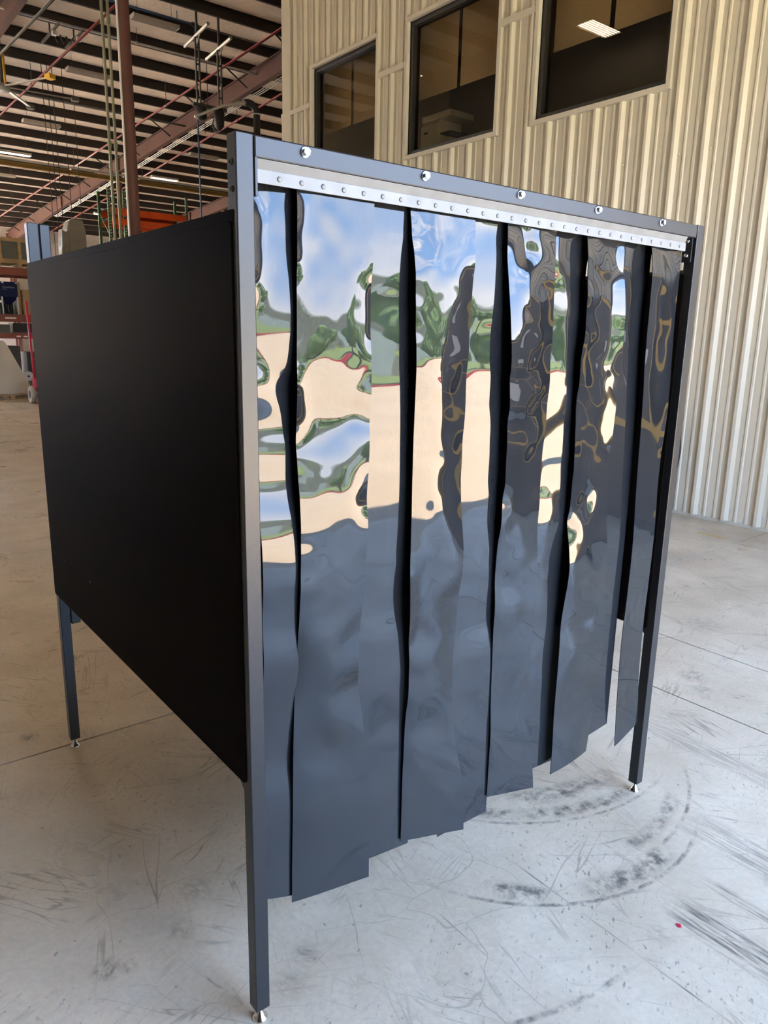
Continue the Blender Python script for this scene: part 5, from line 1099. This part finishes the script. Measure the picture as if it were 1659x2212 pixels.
# red hand truck beside the booth's far edge
t = thing('hand_truck', 'red tubular hand truck with a grey wheel peeking out beside the booth', 'hand truck', (3.80, 17.3, 0))
for x in (-0.16, 0.16): MB().tube([(x, 0.02, 0.30), (x, 0.10, 1.2), (x, 0.22, 2.30)], 0.026, 8).build('frame_tube', 'redtruck', t, smooth=True)
for zz in (0.5, 1.0, 1.5, 2.0): MB().tube([(-0.16, 0.1*zz, zz), (0.16, 0.1*zz, zz)], 0.018, 6).build('cross_bar', 'redtruck', t)
MB().box(-0.20, 0.20, -0.04, 0.12, 0.36, 0.58).build('axle_box', 'redtruck', t, bevel=0.01)
for x in (-0.24, 0.24):
    wh = MB().lathe([(0.10, -0.045), (0.19, -0.05), (0.205, 0.0), (0.19, 0.05), (0.10, 0.045)], (x, 0.06, 0.205), (1,0,0), 24).build('wheel', 'steel', t)
    MB().lathe([(0.09, -0.052), (0.09, 0.052)], (x, 0.06, 0.205), (1,0,0), 16).build('hub', 'rubber', wh)
MB().box(-0.2, 0.2, -0.28, 0.02, 0.005, 0.02).build('toe_plate', 'redtruck', t)
MB().tube([(-0.24, 0.06, 0.205), (0.24, 0.06, 0.205)], 0.018, 8).build('axle', 'steel', t)
# grey plastic-wrapped bundle
t = thing('wrapped_bundle', 'tall grey bundle in clear stretch wrap standing above the booth side wall', 'bundle', (5.70, 20.3, 3.565))
MB().prism([(-0.24, 0), (0.24, 0), (0.245, 0.75), (0.18, 1.0), (-0.10, 1.02), (-0.19, 0.95), (-0.24, 0.75)], 'y', 0, 0.5).build('bundle_core', 'wrap', t, bevel=0.03, segs=3)
MB().prism([(-0.42, 0), (-0.20, 0), (-0.20, 0.70), (-0.30, 0.66), (-0.38, 0.74), (-0.40, 0.5)], 'y', -0.02, 0.35).build('loose_wrap', 'wrap', t, bevel=0.03, segs=2)

# ---- on the right: hoses behind the booth against the cladding
t = thing('hose_coil', 'black hose loop hanging against the ribbed cladding behind the right booth post', 'hose', (5.93, 2.62, 0.0))
pts = [(0, -0.14*math.sin(a)+0.0, 0.62+0.34*math.cos(a)) for a in [k*2*PI/20 for k in range(21)]]
MB().tube(pts, 0.022, 8).build('hose', 'rubber', t, smooth=True)
MB().tube([(p[0]-0.02, p[1]*0.8, 0.62+(p[2]-0.62)*0.85) for p in pts], 0.02, 8).build('hose', 'rubber', t, smooth=True)
MB().tube([(0.10, 0, 0.97), (-0.05, 0, 0.97)], 0.015, 6).build('hook', 'steel', t)
t = thing('floor_mat_roll', 'dark rubber roll end lying on the floor at the foot of the cladding', 'roll', (5.86, 2.62, 0.07))
MB().lathe([(0.068, -0.13), (0.07, -0.1), (0.07, 0.2)], (0,0,0), (0.35,1,0), 16).build('roll', 'rubber', t, smooth=True)
tag(MB().box(5.482, 5.502, 1.69, 1.96, 0.0, 0.0015).build('floor_tape', 'yellow'), 'short worn yellow tape line on the concrete near the cladding', 'tape')
tag(MB().prism([(1.118, -0.452), (1.126, -0.456), (1.134, -0.448), (1.128, -0.438), (1.119, -0.442)], 'z', 0.0, 0.0012).build('red_scrap', 'redtruck'), 'tiny red scrap on the concrete in the lower right', 'scrap')

# ---- machines by the open front door on the right (mirrored in the strips, outside the frame)
for k, (yv, w, h_, lb) in enumerate(((-2.35, 1.3, 2.3, 'dark brown machine cabinet with yellow edges beside the open door'), (-0.75, 1.2, 1.9, 'lower dark brown machine cabinet with yellow edges along the cladding'))):
    t = thing('machine_cabinet', lb, 'machine', (5.62, yv, 0), group='machine cabinets by the door')
    MB().box(-0.30, 0.30, -w/2, w/2, 0.08, h_).build('body', 'brownmachine', t, bevel=0.01)
    MB().box(-0.26, 0.26, -w/2+0.04, w/2-0.04, 0.0, 0.08).build('plinth', 'black', t)
    for s in (-1, 1):
        MB().box(-0.325, -0.30, s*w/2-0.035, s*w/2+0.035, 0.08, h_).build('edge_guard', 'yellow', t)
        MB().box(-0.315, -0.30, s*w/4-w/4+0.05, s*w/4+w/4-0.05, 0.25, h_-0.25).build('door', 'brownmachine', t)
        MB().box(-0.335, -0.315, s*0.05-0.012, s*0.05+0.012, 1.0, 1.25).build('handle', 'steel', t)
    for zz in (h_-0.05, 0.9): MB().box(-0.325, -0.30, -w/2+0.03, w/2-0.03, zz-0.03, zz+0.03).build('edge_guard', 'yellow', t)
    MB().box(-0.318, -0.30, -0.2, 0.1, 1.4, 1.65).build('placard', 'whitepaint', t)
for k, x in enumerate((0.22, 5.05)):
    t = thing('door_bollard', ('yellow steel bollard at the left jamb of the open door', 'yellow steel bollard at the right jamb of the open door')[k], 'bollard', (x, FRONT_Y+0.35, 0), group='door bollards')
    MB().lathe([(0.08, 0.01), (0.08, 1.05), (0.06, 1.10), (0.01, 1.12)], (0,0,0), (0,0,1), 20).build('tube', 'yellow', t, smooth=True)
    MB().lathe([(0.13, 0), (0.13, 0.012)], (0,0,0), (0,0,1), 20).build('base_plate', 'yellow', t)
